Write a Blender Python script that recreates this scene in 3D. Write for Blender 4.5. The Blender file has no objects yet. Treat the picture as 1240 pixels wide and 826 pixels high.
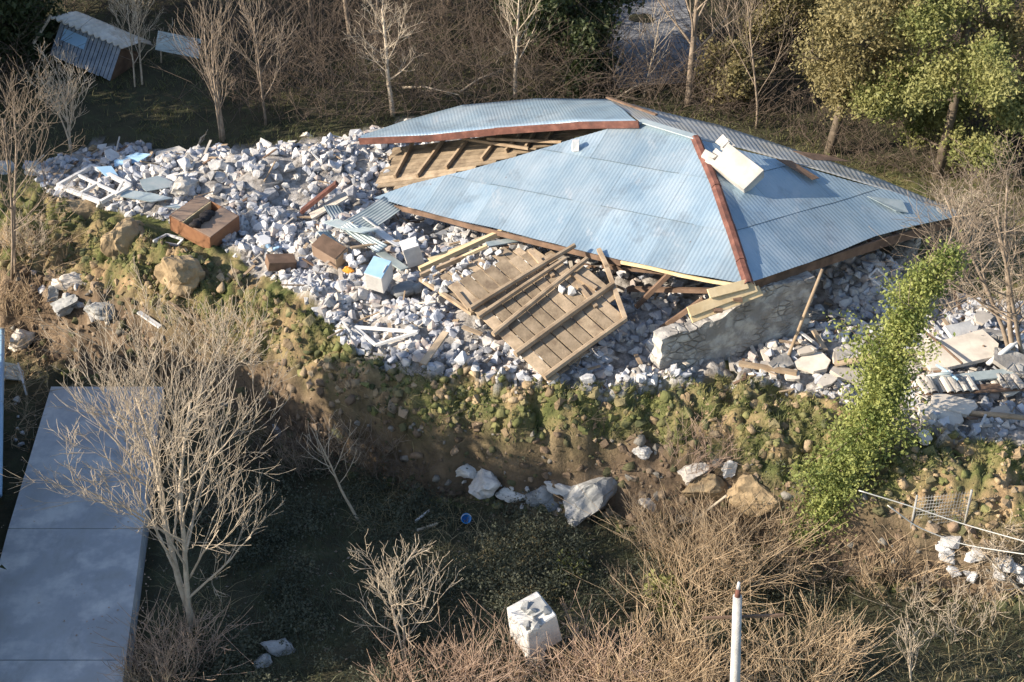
import bpy, bmesh, math, random
import numpy as np
from mathutils import Vector, Matrix, noise as mnoise

# ------------------------------------------------------------------ camera, light
C = bpy.context.scene.collection
SC = bpy.context.scene
PITCH = math.radians(32); FPX = 1240 * 50 / 36.0
CAM = np.array([0.0, -35.6, 22.3])
cd = bpy.data.cameras.new('camera'); cam = bpy.data.objects.new('camera', cd); C.objects.link(cam)
cam.location = CAM; cam.rotation_euler = (math.pi/2 - PITCH, 0, 0)
cd.lens = 50; cd.sensor_width = 36; cd.clip_end = 3000; cd.clip_start = 0.5
SC.camera = cam
SUN_EL = math.radians(25); SUN_AZ = math.radians(-106)     # azimuth from +Y towards +X
w = bpy.data.worlds.new('World'); SC.world = w; w.use_nodes = True
nt = w.node_tree; bg = nt.nodes['Background']
sky = nt.nodes.new('ShaderNodeTexSky'); sky.sky_type = 'NISHITA'; sky.sun_disc = False
sky.sun_elevation = SUN_EL; sky.sun_rotation = SUN_AZ % (2*math.pi)
nt.links.new(sky.outputs[0], bg.inputs[0]); bg.inputs[1].default_value = 0.115
sd = bpy.data.lights.new('sun', 'SUN'); sun = bpy.data.objects.new('sun', sd); C.objects.link(sun)
sd.energy = 5.0; sd.angle = math.radians(0.5); sd.color = (1.0, 0.86, 0.68)
tosun = Vector((math.cos(SUN_EL)*math.sin(SUN_AZ), math.cos(SUN_EL)*math.cos(SUN_AZ), math.sin(SUN_EL)))
sun.rotation_euler = tosun.to_track_quat('Z', 'Y').to_euler()
SC.view_settings.view_transform = 'Standard'; SC.view_settings.look = 'None'
SC.view_settings.gamma = 1; SC.view_settings.use_curve_mapping = False
SC.view_settings.exposure = 0.88

# ------------------------------------------------------------------ pixel helpers (photo 1240x826)
FW = np.array([0, math.cos(PITCH), -math.sin(PITCH)]); UP = np.array([0, math.sin(PITCH), math.cos(PITCH)])
def ray(px, py): return FW + (px-620)/FPX*np.array([1., 0, 0]) + (413-py)/FPX*UP
def at(px, py, z):
    d = ray(px, py); return CAM + d*((z-CAM[2])/d[2])
def aty(px, py, Y):
    d = ray(px, py); return CAM + d*((Y-CAM[1])/d[1])
def plane3(a, b, c):
    a, b, c = map(np.array, (a, b, c)); n = np.cross(b-a, c-a); n = n/np.linalg.norm(n)
    if n[2] < 0: n = -n
    return a, n
def onp(px, py, pl, off=0.0):
    d = ray(px, py); p0 = pl[0]+pl[1]*off
    return CAM + d*(np.dot(p0-CAM, pl[1])/np.dot(d, pl[1]))

# ------------------------------------------------------------------ numpy noise
def _hash(ix, iy, s):
    n = (ix.astype(np.int64)*374761393 + iy.astype(np.int64)*668265263 + s*974634777) & 0xffffffff
    n = ((n ^ (n >> 13))*1274126177) & 0xffffffff
    return ((n ^ (n >> 16)) & 0xffff)/65535.0
def vn(x, y, s=0):
    ix = np.floor(x); iy = np.floor(y); fx = x-ix; fy = y-iy
    fx = fx*fx*(3-2*fx); fy = fy*fy*(3-2*fy)
    a = _hash(ix, iy, s); b = _hash(ix+1, iy, s); c = _hash(ix, iy+1, s); d = _hash(ix+1, iy+1, s)
    return (a*(1-fx)+b*fx)*(1-fy)+(c*(1-fx)+d*fx)*fy
def fbm(x, y, o=4, s=0):
    r = 0; a = .5
    for k in range(o): r = r+a*vn(x*2**k+17*k, y*2**k-9*k, s+k); a *= .5
    return r
def cells(x, y, s=0):                        # rounded lumps: 1 at a cell's centre, 0 at its border
    ix = np.floor(x); iy = np.floor(y); best = np.full(np.shape(x), 9.0)
    for dx in (-1, 0, 1):
        for dy in (-1, 0, 1):
            cx = ix+dx+_hash(ix+dx, iy+dy, s); cy = iy+dy+_hash(ix+dx, iy+dy, s+5)
            best = np.minimum(best, (cx-x)**2+(cy-y)**2)
    return np.clip(1-best*1.6, 0, 1)
def sstep(a, b, x):
    t = np.clip((x-a)/(b-a), 0, 1); return t*t*(3-2*t)

# ------------------------------------------------------------------ terrain shape
LOW = -3.3
_cr = [at(px, py, 0)[:2] for px, py in [(-500, 215), (-60, 232), (60, 243), (130, 268), (200, 300), (285, 335), (335, 365), (430, 428), (520, 458), (600, 470), (700, 478), (780, 474), (880, 462), (960, 480), (1040, 505), (1120, 530), (1240, 552), (1900, 590)]]
_ed = [at(px, py, -1.1)[:2] for px, py in [(-500, 300), (-60, 320), (60, 330), (130, 350), (200, 385), (285, 420), (335, 440), (430, 492), (520, 512), (600, 516), (700, 522), (780, 532), (880, 560), (960, 590), (1040, 610), (1120, 625), (1240, 640), (1900, 660)]]
_to = [at(px, py, LOW)[:2] for px, py in [(-500, 385), (-60, 410), (60, 440), (130, 455), (200, 462), (285, 500), (335, 530), (430, 575), (500, 590), (560, 600), (640, 612), (740, 622), (770, 640), (840, 655), (940, 675), (1020, 700), (1120, 715), (1240, 730), (1900, 750)]]
_cr = np.array(_cr); _ed = np.array(_ed); _to = np.array(_to)
def bank(x, y):
    c = np.interp(x, _cr[:, 0], _cr[:, 1]); e = np.interp(x, _ed[:, 0], _ed[:, 1]); t = np.interp(x, _to[:, 0], _to[:, 1])
    wob = (fbm(x*.8, y*0+3.3, 3, 4)-.45)*1.1+(fbm(x*.3, y*0+8.3, 2, 6)-.4)*1.0
    c = c+wob; e = np.minimum(e+wob, c-.8); t = np.minimum(t+wob*.4, e-.35)
    return c, e, t
def H0(x, y):
    c, e, t = bank(x, y)
    k2 = np.clip((y-t)/(e-t), 0, 1); k1 = np.clip((y-e)/(c-e), 0, 1)
    h = LOW + (-1.1-LOW)*(k2*k2*(3-2*k2)) + 1.1*k1**.8
    h = h - .2*np.exp(-((y-c)/1.2)**2)*(y > c)
    h = h + np.clip(y-13, 0, 14)*.07 + np.clip(y-24, 0, 400)*.22
    h = h + np.clip(-9-y, 0, 60)*-.03
    return h
def lumpmask(x, y):
    c, e, t = bank(x, y)
    return sstep(-1.2, .2, y-t)*(1-sstep(.2, 1.6, y-c))
def RB(px, py, z=0): return at(px, py, z)[:2]
HEAPS = [(310, 225, 3.4, 2.0, .75), (180, 215, 2.0, 1.2, .4), (420, 215, 2.0, 1.6, .55), (440, 300, 2.0, 1.4, .5), (540, 400, 2.4, 1.1, .5), (600, 330, 2.5, 1.5, .6),
         (700, 430, 2.0, 1.0, .4), (1030, 350, 1.8, 1.6, .9), (1000, 430, 2.2, 1.0, .3), (1180, 420, 2.6, 1.5, .5), (780, 380, 1.8, 1.4, .4), (400, 360, 1.6, .8, .3)]
def H(x, y):
    x = np.asarray(x, float); y = np.asarray(y, float)
    h = H0(x, y); m = lumpmask(x, y)
    g = 1-np.clip((np.hypot(x/60, (y-5)/60)), 0, 1)
    h = h + g*((fbm(x*.35, y*.35, 3, 1)-.45)*.5 + (fbm(x*1.7, y*1.7, 3, 2)-.45)*.16)
    wx = x+.5*(fbm(x*.9, y*.9, 2, 7)-.4); wy = y+.5*(fbm(x*.9, y*.9, 2, 8)-.4)
    h = h + m*((fbm(wx*1.4, wy*1.4, 2, 91)-.35)*.9+cells(wx*1.3, wy*1.3, 3)*.3+cells(wx*2.9, wy*2.9, 13)*.24+cells(wx*6, wy*6, 23)*.1-.3+(fbm(x*5, y*5, 3, 9)-.45)*.12)
    for (px, py, rx, ry, a) in HEAPS:
        q = RB(px, py); h = h + a*np.exp(-(((x-q[0])/rx)**2+((y-q[1])/ry)**2))
    h = h + rub_mask(x, y)*((fbm(x*.9, y*.9, 3, 81)-.45)*.8+(cells(x*1.1, y*1.1, 83)-.4)*.2)
    # drive cut: flat bed below the slab
    d = drive_mask(x, y); h = h*(1-d)+(LOW-.25)*d
    return h
_dl = np.array([RB(62, 468, -2.8), RB(-60, 900, -2.8)]); _dr = np.array([RB(198, 468, -2.8), RB(146, 900, -2.8)])
def drive_mask(x, y):
    xl = _dl[0, 0]+(y-_dl[0, 1])/(_dl[1, 1]-_dl[0, 1])*(_dl[1, 0]-_dl[0, 0])
    xr = _dr[0, 0]+(y-_dr[0, 1])/(_dr[1, 1]-_dr[0, 1])*(_dr[1, 0]-_dr[0, 0])
    return sstep(-.5, .1, x-xl)*(1-sstep(-.1, .5, x-xr))*(1-sstep(-.3, .6, y-_dl[0, 1]))
def h1(x, y): return float(H(np.array([x]), np.array([y]))[0])
def gnd(px, py):
    d = ray(px, py); ts = np.linspace(20, 90, 1401); P = CAM+ts[:, None]*d
    below = P[:, 2] < H(P[:, 0], P[:, 1]); i = int(np.argmax(below)); return P[i] if below.any() else at(px, py, 0)

# ------------------------------------------------------------------ mesh builder
class MB:
    def __init__(s): s.v = []; s.f = []; s.m = []; s.n = 0; s.sm = []
    def add(s, v, f, m=0, smooth=False):
        o = s.n; v = np.asarray(v, float); s.v.append(v); s.n += len(v)
        for q in f: s.f.append([i+o for i in q])
        s.m += [m]*len(f); s.sm += [smooth]*len(f)
    def box(s, c, sz, M=None, m=0, jit=0.0, rng=random):
        v = np.array([[x*sz[0]/2, y*sz[1]/2, z*sz[2]/2] for x in (-1, 1) for y in (-1, 1) for z in (-1, 1)])
        if jit: v = v+np.array([[rng.uniform(-jit, jit) for _ in range(3)] for _ in range(8)])
        if M is not None: v = v@np.array(M).T
        s.add(v+np.array(c), [(0, 1, 3, 2), (4, 6, 7, 5), (0, 4, 5, 1), (2, 3, 7, 6), (0, 2, 6, 4), (1, 5, 7, 3)], m)
    def beam(s, a, b, w_, t_, upv=(0, 0, 1), m=0, jit=0.0):       # a box from a to b, w_ across, t_ along upv
        a = np.array(a, float); b = np.array(b, float); d = b-a; L = np.linalg.norm(d); d = d/L
        u = np.array(upv, float); x = np.cross(d, u); x /= np.linalg.norm(x); u = np.cross(x, d)
        s.box((a+b)/2, (L, w_, t_), np.stack([d, x, u], 1), m, jit)
    def tube(s, pts, rad, n=5, m=0, cap=True, smooth=True):
        pts = np.asarray(pts, float); k = len(pts); d = np.gradient(pts, axis=0)
        d /= np.linalg.norm(d, axis=1)[:, None]+1e-9
        ref = np.array([0.31, .17, .93]) if abs(d[0, 2]) < .8 else np.array([1., .13, .05])
        x = np.cross(d, ref); x /= np.linalg.norm(x, axis=1)[:, None]+1e-9; y = np.cross(d, x)
        a = np.arange(n)*2*math.pi/n; r = np.asarray(rad, float)*np.ones(k)
        v = pts[:, None]+r[:, None, None]*(np.cos(a)[None, :, None]*x[:, None]+np.sin(a)[None, :, None]*y[:, None])
        f = [(i*n+j, i*n+(j+1) % n, (i+1)*n+(j+1) % n, (i+1)*n+j) for i in range(k-1) for j in range(n)]
        if cap: f += [tuple(range(n-1, -1, -1)), tuple((k-1)*n+j for j in range(n))]
        s.add(v.reshape(-1, 3), f, m, smooth)
    def build(s, name, mats, parent=None, origin=None):
        me = bpy.data.meshes.new(name); V = np.concatenate(s.v) if s.v else np.zeros((0, 3))
        if origin is not None: V = V-np.array(origin)
        me.from_pydata(V.tolist(), [], s.f)
        for q in (mats if isinstance(mats, (list, tuple)) else [mats]): me.materials.append(q)
        me.polygons.foreach_set('material_index', s.m); me.polygons.foreach_set('use_smooth', s.sm)
        me.update()
        o = bpy.data.objects.new(name, me); C.objects.link(o)
        if origin is not None: o.location = origin
        if parent is not None: o.parent = parent
        return o
def tag(o, label=None, cat=None, group=None, kind=None):
    if label: o['label'] = label
    if cat: o['category'] = cat
    if group: o['group'] = group
    if kind: o['kind'] = kind
    return o
def empty(name, loc, label, cat, group=None):
    o = bpy.data.objects.new(name, None); C.objects.link(o); o.location = loc; o.empty_display_size = .2
    return tag(o, label, cat, group)
def part(mb, name, mats, root, bevel=0):
    o = mb.build(name, mats, root, origin=None)
    o.matrix_parent_inverse = Matrix.Translation(-Vector(root.location))
    if bevel:
        b = o.modifiers.new('bevel', 'BEVEL'); b.width = bevel; b.segments = 1
    return o
def top(mb, name, mats, label, cat, group=None, bevel=0, origin=None):
    V = np.concatenate(mb.v)
    og = origin if origin is not None else [V[:, 0].mean(), V[:, 1].mean(), V[:, 2].min()]
    o = mb.build(name, mats, None, origin=list(og))
    if bevel:
        b = o.modifiers.new('bevel', 'BEVEL'); b.width = bevel; b.segments = 1
    return tag(o, label, cat, group)

# ------------------------------------------------------------------ materials
def mk(name):
    m = bpy.data.materials.new(name); m.use_nodes = True; return m, m.node_tree, m.node_tree.nodes['Principled BSDF']
def pm(name, c1, c2=None, scale=3.0, rough=.85, bump=.25, bscale=None, metal=0.0, c3=None, stretch=None, rand=0.0, attr=False, spec=None, contrast=(.35, .65)):
    m, t, b = mk(name); N = t.nodes; L = t.links
    tc = N.new('ShaderNodeTexCoord'); src = tc.outputs['Object']
    if stretch:
        mp = N.new('ShaderNodeMapping'); mp.inputs['Scale'].default_value = stretch; L.new(src, mp.inputs[0]); src = mp.outputs[0]
    if rand:
        oi = N.new('ShaderNodeObjectInfo'); va = N.new('ShaderNodeVectorMath'); va.operation = 'ADD'
        mu = N.new('ShaderNodeMath'); mu.operation = 'MULTIPLY'; mu.inputs[1].default_value = 57.0
        L.new(oi.outputs['Random'], mu.inputs[0]); L.new(src, va.inputs[0]); L.new(mu.outputs[0], va.inputs[1]); src = va.outputs[0]
    nz = N.new('ShaderNodeTexNoise'); nz.inputs['Scale'].default_value = scale; nz.inputs['Detail'].default_value = 6; nz.inputs['Roughness'].default_value = .6
    L.new(src, nz.inputs['Vector'])
    cr = N.new('ShaderNodeValToRGB'); e = cr.color_ramp.elements; e[0].position = contrast[0]; e[1].position = contrast[1]
    e[0].color = (*c1, 1); e[1].color = (*(c2 or c1), 1)
    if c3: q = e.new(.5); q.color = (*c3, 1)
    L.new(nz.outputs[0], cr.inputs[0]); col = cr.outputs[0]
    if rand:
        hs = N.new('ShaderNodeHueSaturation'); mr = N.new('ShaderNodeMapRange'); mr.inputs[3].default_value = 1-rand; mr.inputs[4].default_value = 1+rand
        L.new(oi.outputs['Random'], mr.inputs[0]); L.new(mr.outputs[0], hs.inputs['Value']); L.new(col, hs.inputs['Color']); col = hs.outputs[0]
    if attr:
        at_ = N.new('ShaderNodeAttribute'); at_.attribute_name = 'tone'
        mx = N.new('ShaderNodeMix'); mx.data_type = 'RGBA'; mx.blend_type = 'MULTIPLY'; mx.inputs[0].default_value = 1
        L.new(col, mx.inputs[6]); L.new(at_.outputs['Color'], mx.inputs[7]); col = mx.outputs[2]
    L.new(col, b.inputs['Base Color']); b.inputs['Roughness'].default_value = rough; b.inputs['Metallic'].default_value = metal
    if spec is not None: b.inputs['Specular IOR Level'].default_value = spec
    if bump:
        n2 = N.new('ShaderNodeTexNoise'); n2.inputs['Scale'].default_value = bscale or scale*4; n2.inputs['Detail'].default_value = 5
        L.new(src, n2.inputs['Vector']); bp = N.new('ShaderNodeBump'); bp.inputs['Strength'].default_value = bump; bp.inputs['Distance'].default_value = .03
        L.new(n2.outputs[0], bp.inputs['Height']); L.new(bp.outputs[0], b.inputs['Normal'])
    return m
def settone(o, cols):           # per-vertex tone
    a = o.data.color_attributes.new('tone', 'FLOAT_COLOR', 'POINT')
    cc = np.ones((len(o.data.vertices), 4)); cc[:, :3] = cols; a.data.foreach_set('color', cc.ravel())

M = {}
M['stone'] = pm('rubble_stone', (.32, .33, .355), (.61, .6, .59), 3.2, .9, .6, 9, rand=.3, c3=(.52, .525, .54))
M['stonefill'] = pm('rubble_fill', (.36, .365, .385), (.6, .59, .585), 2.0, .9, .5, 12, attr=True)
M['plaster'] = pm('white_plaster', (.48, .48, .48), (.68, .67, .645), 2.2, .8, .3, rand=.1)
M['boulder'] = pm('boulder_grey', (.2, .21, .22), (.42, .43, .44), 1.8, .9, .7, 5, rand=.15, c3=(.3, .31, .31))
M['ochre'] = pm('ochre_clod', (.2, .15, .09), (.4, .31, .19), 2.2, .95, 1.0, 9, c3=(.3, .225, .135), rand=.15)
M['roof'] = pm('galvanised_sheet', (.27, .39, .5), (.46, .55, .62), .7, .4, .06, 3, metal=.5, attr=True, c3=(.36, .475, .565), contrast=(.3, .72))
def weather(m, c, sc, lo, hi, stretch=(1, 1, 1), mx_=.8):          # dirt, rust or paler streaks with a shape of their own
    t = m.node_tree; N = t.nodes; L = t.links; b = N['Principled BSDF']; src = b.inputs['Base Color'].links[0].from_socket
    tc = N.new('ShaderNodeTexCoord'); mp = N.new('ShaderNodeMapping'); mp.inputs['Scale'].default_value = stretch; mp.inputs['Location'].default_value = (3.1, sc, 7.7); L.new(tc.outputs['Object'], mp.inputs[0])
    n = N.new('ShaderNodeTexNoise'); n.inputs['Scale'].default_value = sc; n.inputs['Detail'].default_value = 8; n.inputs['Roughness'].default_value = .7; L.new(mp.outputs[0], n.inputs['Vector'])
    r = N.new('ShaderNodeMapRange'); r.inputs[1].default_value = lo; r.inputs[2].default_value = hi; r.inputs[4].default_value = mx_; L.new(n.outputs[0], r.inputs[0])
    x = N.new('ShaderNodeMix'); x.data_type = 'RGBA'; L.new(r.outputs[0], x.inputs[0]); L.new(src, x.inputs[6]); x.inputs[7].default_value = (*c, 1); L.new(x.outputs[2], b.inputs['Base Color'])
weather(M['roof'], (.2, .24, .28), 1.1, .54, .72, (1, 1, 1), .6); weather(M['roof'], (.62, .64, .66), 1.6, .58, .7, (1, .35, 1), .5); weather(M['roof'], (.2, .1, .06), 4.0, .66, .72)
M['roofback'] = pm('weathered_sheet', (.36, .35, .32), (.48, .47, .43), .8, .6, .1, 3, metal=.3, c3=(.4, .43, .45))
M['rust'] = pm('rusty_flashing', (.09, .04, .032), (.2, .09, .068), 3, .85, .3, c3=(.135, .055, .042))
M['timber'] = pm('old_timber', (.26, .19, .125), (.42, .33, .23), 2.2, .85, .3, stretch=(1, 1, 1), c3=(.34, .26, .18), rand=.12)
M['timberdk'] = pm('dark_timber', (.1, .065, .045), (.2, .13, .09), 2.2, .85, .3, rand=.1)
M['timberyl'] = pm('fresh_timber', (.55, .42, .24), (.7, .57, .36), 2.2, .8, .25, rand=.08)
M['plank'] = pm('grey_brown_planks', (.3, .235, .165), (.43, .35, .26), 1.6, .85, .3, c3=(.36, .29, .21))
M['deck'] = pm('weathered_boards', (.22, .165, .115), (.42, .33, .235), 2.4, .88, .4, 14, c3=(.33, .26, .18), attr=True)
M['walls'] = pm('old_render', (.24, .23, .215), (.48, .47, .44), 1.6, .92, 1.0, 7, c3=(.29, .28, .27), contrast=(.38, .6))
def masonry(m, sc):
    t = m.node_tree; N = t.nodes; L = t.links; b = N['Principled BSDF']; src = b.inputs['Base Color'].links[0].from_socket; tc = N.new('ShaderNodeTexCoord')
    mp = N.new('ShaderNodeMapping'); mp.inputs['Scale'].default_value = (1, 1, 1.7); L.new(tc.outputs['Object'], mp.inputs[0]); v = N.new('ShaderNodeTexVoronoi'); v.feature = 'DISTANCE_TO_EDGE'; v.inputs['Scale'].default_value = sc; L.new(mp.outputs[0], v.inputs['Vector'])
    n = N.new('ShaderNodeTexNoise'); n.inputs['Scale'].default_value = 1.3; L.new(tc.outputs['Object'], n.inputs['Vector'])
    g = N.new('ShaderNodeMapRange'); g.inputs[1].default_value = .0; g.inputs[2].default_value = .12; g.inputs[3].default_value = 1; g.inputs[4].default_value = 0; L.new(v.outputs['Distance'], g.inputs[0])
    q = N.new('ShaderNodeMapRange'); q.inputs[1].default_value = .46; q.inputs[2].default_value = .62; L.new(n.outputs[0], q.inputs[0]); mu = N.new('ShaderNodeMath'); mu.operation = 'MULTIPLY'; L.new(g.outputs[0], mu.inputs[0]); L.new(q.outputs[0], mu.inputs[1])
    x = N.new('ShaderNodeMix'); x.data_type = 'RGBA'; L.new(mu.outputs[0], x.inputs[0]); L.new(src, x.inputs[6]); x.inputs[7].default_value = (.26, .25, .235, 1); L.new(x.outputs[2], b.inputs['Base Color'])
    bp = N.new('ShaderNodeBump'); bp.invert = True; bp.inputs['Distance'].default_value = .05; L.new(mu.outputs[0], bp.inputs['Height']); old = b.inputs['Normal'].links[0].from_socket; L.new(old, bp.inputs['Normal']); L.new(bp.outputs[0], b.inputs['Normal'])
masonry(M['walls'], 3.2)
M['chim'] = pm('chimney_plaster', (.42, .4, .37), (.6, .58, .54), 1.6, .8, .25)
M['white'] = pm('white_paint', (.55, .56, .57), (.72, .72, .72), 3, .5, .05)
M['bluepaint'] = pm('pale_blue_paint', (.3, .5, .72), (.36, .56, .76), 3, .5, .05)
M['grey_metal'] = pm('thin_grey_sheet', (.34, .41, .43), (.5, .55, .56), 2, .5, .1, metal=.3, c3=(.42, .5, .52), rand=.15)
M['wood_red'] = pm('wardrobe_veneer', (.21, .1, .055), (.29, .15, .08), 2.5, .6, .08)
M['wood_lt'] = pm('wardrobe_top', (.27, .19, .14), (.33, .24, .18), 2.5, .65, .08)
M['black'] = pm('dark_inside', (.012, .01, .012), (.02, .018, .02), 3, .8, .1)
M['slab'] = pm('slab_concrete', (.4, .37, .33), (.58, .54, .48), 1.5, .9, .4, 6, rand=.2, c3=(.5, .46, .41))
M['concrete'] = pm('drive_concrete', (.36, .37, .375), (.64, .64, .63), .8, .8, .12, 8, c3=(.4, .42, .45))
weather(M['concrete'], (.2, .2, .2), .9, .55, .7, (1, .4, 1), .55); weather(M['concrete'], (.52, .54, .56), .5, .5, .75, (1, .5, 1), .6); weather(M['concrete'], (.1, .085, .06), 9, .68, .73, (1, 1, 1), .7)
M['road'] = pm('road_asphalt', (.2, .21, .23), (.28, .29, .31), .9, .9, .2, 9)
M['bark'] = pm('pale_bark', (.4, .33, .25), (.6, .52, .41), 5, .9, .4, rand=.1)
M['barkdk'] = pm('dark_bark', (.09, .07, .05), (.16, .13, .1), 5, .9, .4, rand=.1)
M['barkmd'] = pm('brown_bark', (.2, .155, .115), (.33, .27, .21), 5, .9, .3, rand=.15)
M['barkbr'] = pm('brush_bark', (.09, .07, .055), (.18, .14, .11), 5, .9, 0)
M['twig'] = pm('dry_twig', (.36, .26, .16), (.55, .43, .29), 4, .9, 0, rand=.12)
M['twigred'] = pm('reddish_twig', (.38, .27, .2), (.54, .4, .3), 4, .9, 0, rand=.1)
def leafmat(name, c1, c2, sc=2.0, tr=.35):
    m = pm(name, c1, c2, sc, .6, 0); t = m.node_tree; b = t.nodes['Principled BSDF']; out = t.nodes['Material Output']
    tl = t.nodes.new('ShaderNodeBsdfTranslucent'); mx = t.nodes.new('ShaderNodeMixShader'); mx.inputs[0].default_value = tr
    src = b.inputs['Base Color'].links[0].from_socket
    t.links.new(src, tl.inputs[0]); t.links.new(b.outputs[0], mx.inputs[1]); t.links.new(tl.outputs[0], mx.inputs[2]); t.links.new(mx.outputs[0], out.inputs[0]); return m
M['ivy'] = leafmat('ivy_leaf', (.13, .18, .045), (.4, .43, .14), 1.2)
M['green'] = leafmat('bright_leaf', (.17, .2, .06), (.38, .37, .15), .9)
M['olive'] = leafmat('olive_leaf', (.18, .16, .07), (.36, .31, .15), 1.0)
M['dkgreen'] = leafmat('dark_leaf', (.035, .055, .02), (.08, .1, .04), 1.2)
M['grass'] = leafmat('grass_blade', (.045, .06, .035), (.12, .13, .075), .6, .2)
M['drygrass'] = leafmat('dry_grass_blade', (.3, .25, .13), (.46, .38, .22), .8, .2)
M['pole'] = pm('pole_concrete', (.36, .36, .36), (.54, .53, .52), 1.6, .85, .3, 20, c3=(.46, .46, .45))
M['wire'] = pm('pale_cable', (.6, .6, .56), (.7, .7, .66), 2, .6, 0)
M['orange'] = pm('orange_plastic', (.8, .33, .04), None, 2, .5, 0)
M['plasticblue'] = pm('blue_plastic', (.03, .25, .6), None, 2, .4, 0)
M['bag'] = pm('white_plastic', (.7, .72, .75), (.8, .8, .8), 2, .5, .1)

# ------------------------------------------------------------------ ground sheet
def ground():
    def axis(lo, hi, step, far):
        a = np.arange(lo, hi, step); g = []; p = hi; s = step
        while p < far: g.append(p); s *= 1.25; p += s
        g = np.array(g); gl = []; p = lo; s = step
        while p > -far: s *= 1.25; p -= s; gl.append(p)
        return np.concatenate([np.array(gl[::-1]), a, g])
    xs = axis(-19, 19, .085, 900); ys = axis(-15, 12, .085, 1000)
    X, Y = np.meshgrid(xs, ys); Z = H(X, Y); nx, ny = len(xs), len(ys)
    V = np.stack([X, Y, Z], -1).reshape(-1, 3)
    i = np.arange(nx*ny).reshape(ny, nx)
    F = np.stack([i[:-1, :-1], i[:-1, 1:], i[1:, 1:], i[1:, :-1]], -1).reshape(-1, 4)
    me = bpy.data.meshes.new('ground'); me.vertices.add(len(V)); me.vertices.foreach_set('co', V.ravel())
    me.loops.add(F.size); me.loops.foreach_set('vertex_index', F.ravel())
    me.polygons.add(len(F)); me.polygons.foreach_set('loop_start', np.arange(0, F.size, 4)); me.polygons.foreach_set('loop_total', np.full(len(F), 4))
    me.update(); me.validate(); me.polygons.foreach_set('use_smooth', np.ones(len(F), bool))
    # ground zones: R dust of rubble, G raw soil; B bank face, A low ground coloured darker to carry shade
    c, e_, t = bank(X, Y); m = lumpmask(X, Y)
    gy, gx = np.gradient(Z, ys, xs); steep = np.clip(np.hypot(gx, gy)-.55, 0, 1)
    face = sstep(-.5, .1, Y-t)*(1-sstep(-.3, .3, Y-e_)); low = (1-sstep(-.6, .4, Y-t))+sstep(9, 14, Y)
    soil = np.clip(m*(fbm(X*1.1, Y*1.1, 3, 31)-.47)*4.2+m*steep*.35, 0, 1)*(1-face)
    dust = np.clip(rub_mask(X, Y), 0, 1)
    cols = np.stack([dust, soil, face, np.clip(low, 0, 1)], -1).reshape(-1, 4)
    a = me.color_attributes.new('zone', 'FLOAT_COLOR', 'POINT'); a.data.foreach_set('color', cols.ravel())
    m_, t_, b = mk('ground_soil_grass'); N = t_.nodes; L = t_.links
    az = N.new('ShaderNodeAttribute'); az.attribute_name = 'zone'; sp = N.new('ShaderNodeSeparateColor'); L.new(az.outputs['Color'], sp.inputs[0])
    tc = N.new('ShaderNodeTexCoord')
    def ramp(sc, stops, det=7):
        n = N.new('ShaderNodeTexNoise'); n.inputs['Scale'].default_value = sc; n.inputs['Detail'].default_value = det; n.inputs['Roughness'].default_value = .65
        L.new(tc.outputs['Object'], n.inputs['Vector']); r = N.new('ShaderNodeValToRGB'); e = r.color_ramp.elements
        e[0].position = stops[0][0]; e[0].color = (*stops[0][1], 1); e[1].position = stops[-1][0]; e[1].color = (*stops[-1][1], 1)
        for p, cc in stops[1:-1]: q = e.new(p); q.color = (*cc, 1)
        L.new(n.outputs[0], r.inputs[0]); return r.outputs[0], n.outputs[0]
    grass, _ = ramp(1.6, [(.3, (.05, .065, .025)), (.45, (.11, .125, .045)), (.56, (.18, .165, .075)), (.7, (.25, .19, .1))])
    soilc, _ = ramp(2.2, [(.3, (.1, .075, .05)), (.48, (.24, .17, .1)), (.6, (.36, .26, .15)), (.72, (.46, .35, .21))])
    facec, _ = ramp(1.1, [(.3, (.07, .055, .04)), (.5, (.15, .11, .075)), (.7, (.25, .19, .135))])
    dustc, _ = ramp(3.5, [(.3, (.13, .115, .1)), (.48, (.3, .285, .27)), (.7, (.52, .505, .49))])
    def mix(a_, b_, f):
        x = N.new('ShaderNodeMix'); x.data_type = 'RGBA'; L.new(a_, x.inputs[6]); L.new(b_, x.inputs[7]); L.new(f, x.inputs[0]); return x.outputs[2]
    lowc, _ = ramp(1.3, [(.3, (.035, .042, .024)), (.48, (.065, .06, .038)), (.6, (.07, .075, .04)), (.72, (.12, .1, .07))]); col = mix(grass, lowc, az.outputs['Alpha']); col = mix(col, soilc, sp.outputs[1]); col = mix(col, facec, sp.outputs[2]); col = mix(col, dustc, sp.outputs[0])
    L.new(col, b.inputs['Base Color']); b.inputs['Roughness'].default_value = .95; b.inputs['Specular IOR Level'].default_value = .2
    _, hn = ramp(11, [(0, (0, 0, 0)), (1, (1, 1, 1))]); bp = N.new('ShaderNodeBump'); bp.inputs['Strength'].default_value = .9; bp.inputs['Distance'].default_value = .06
    L.new(hn, bp.inputs['Height']); L.new(bp.outputs[0], b.inputs['Normal'])
    me.materials.append(m_); o = bpy.data.objects.new('ground', me); C.objects.link(o); tag(o, kind='structure')

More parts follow.
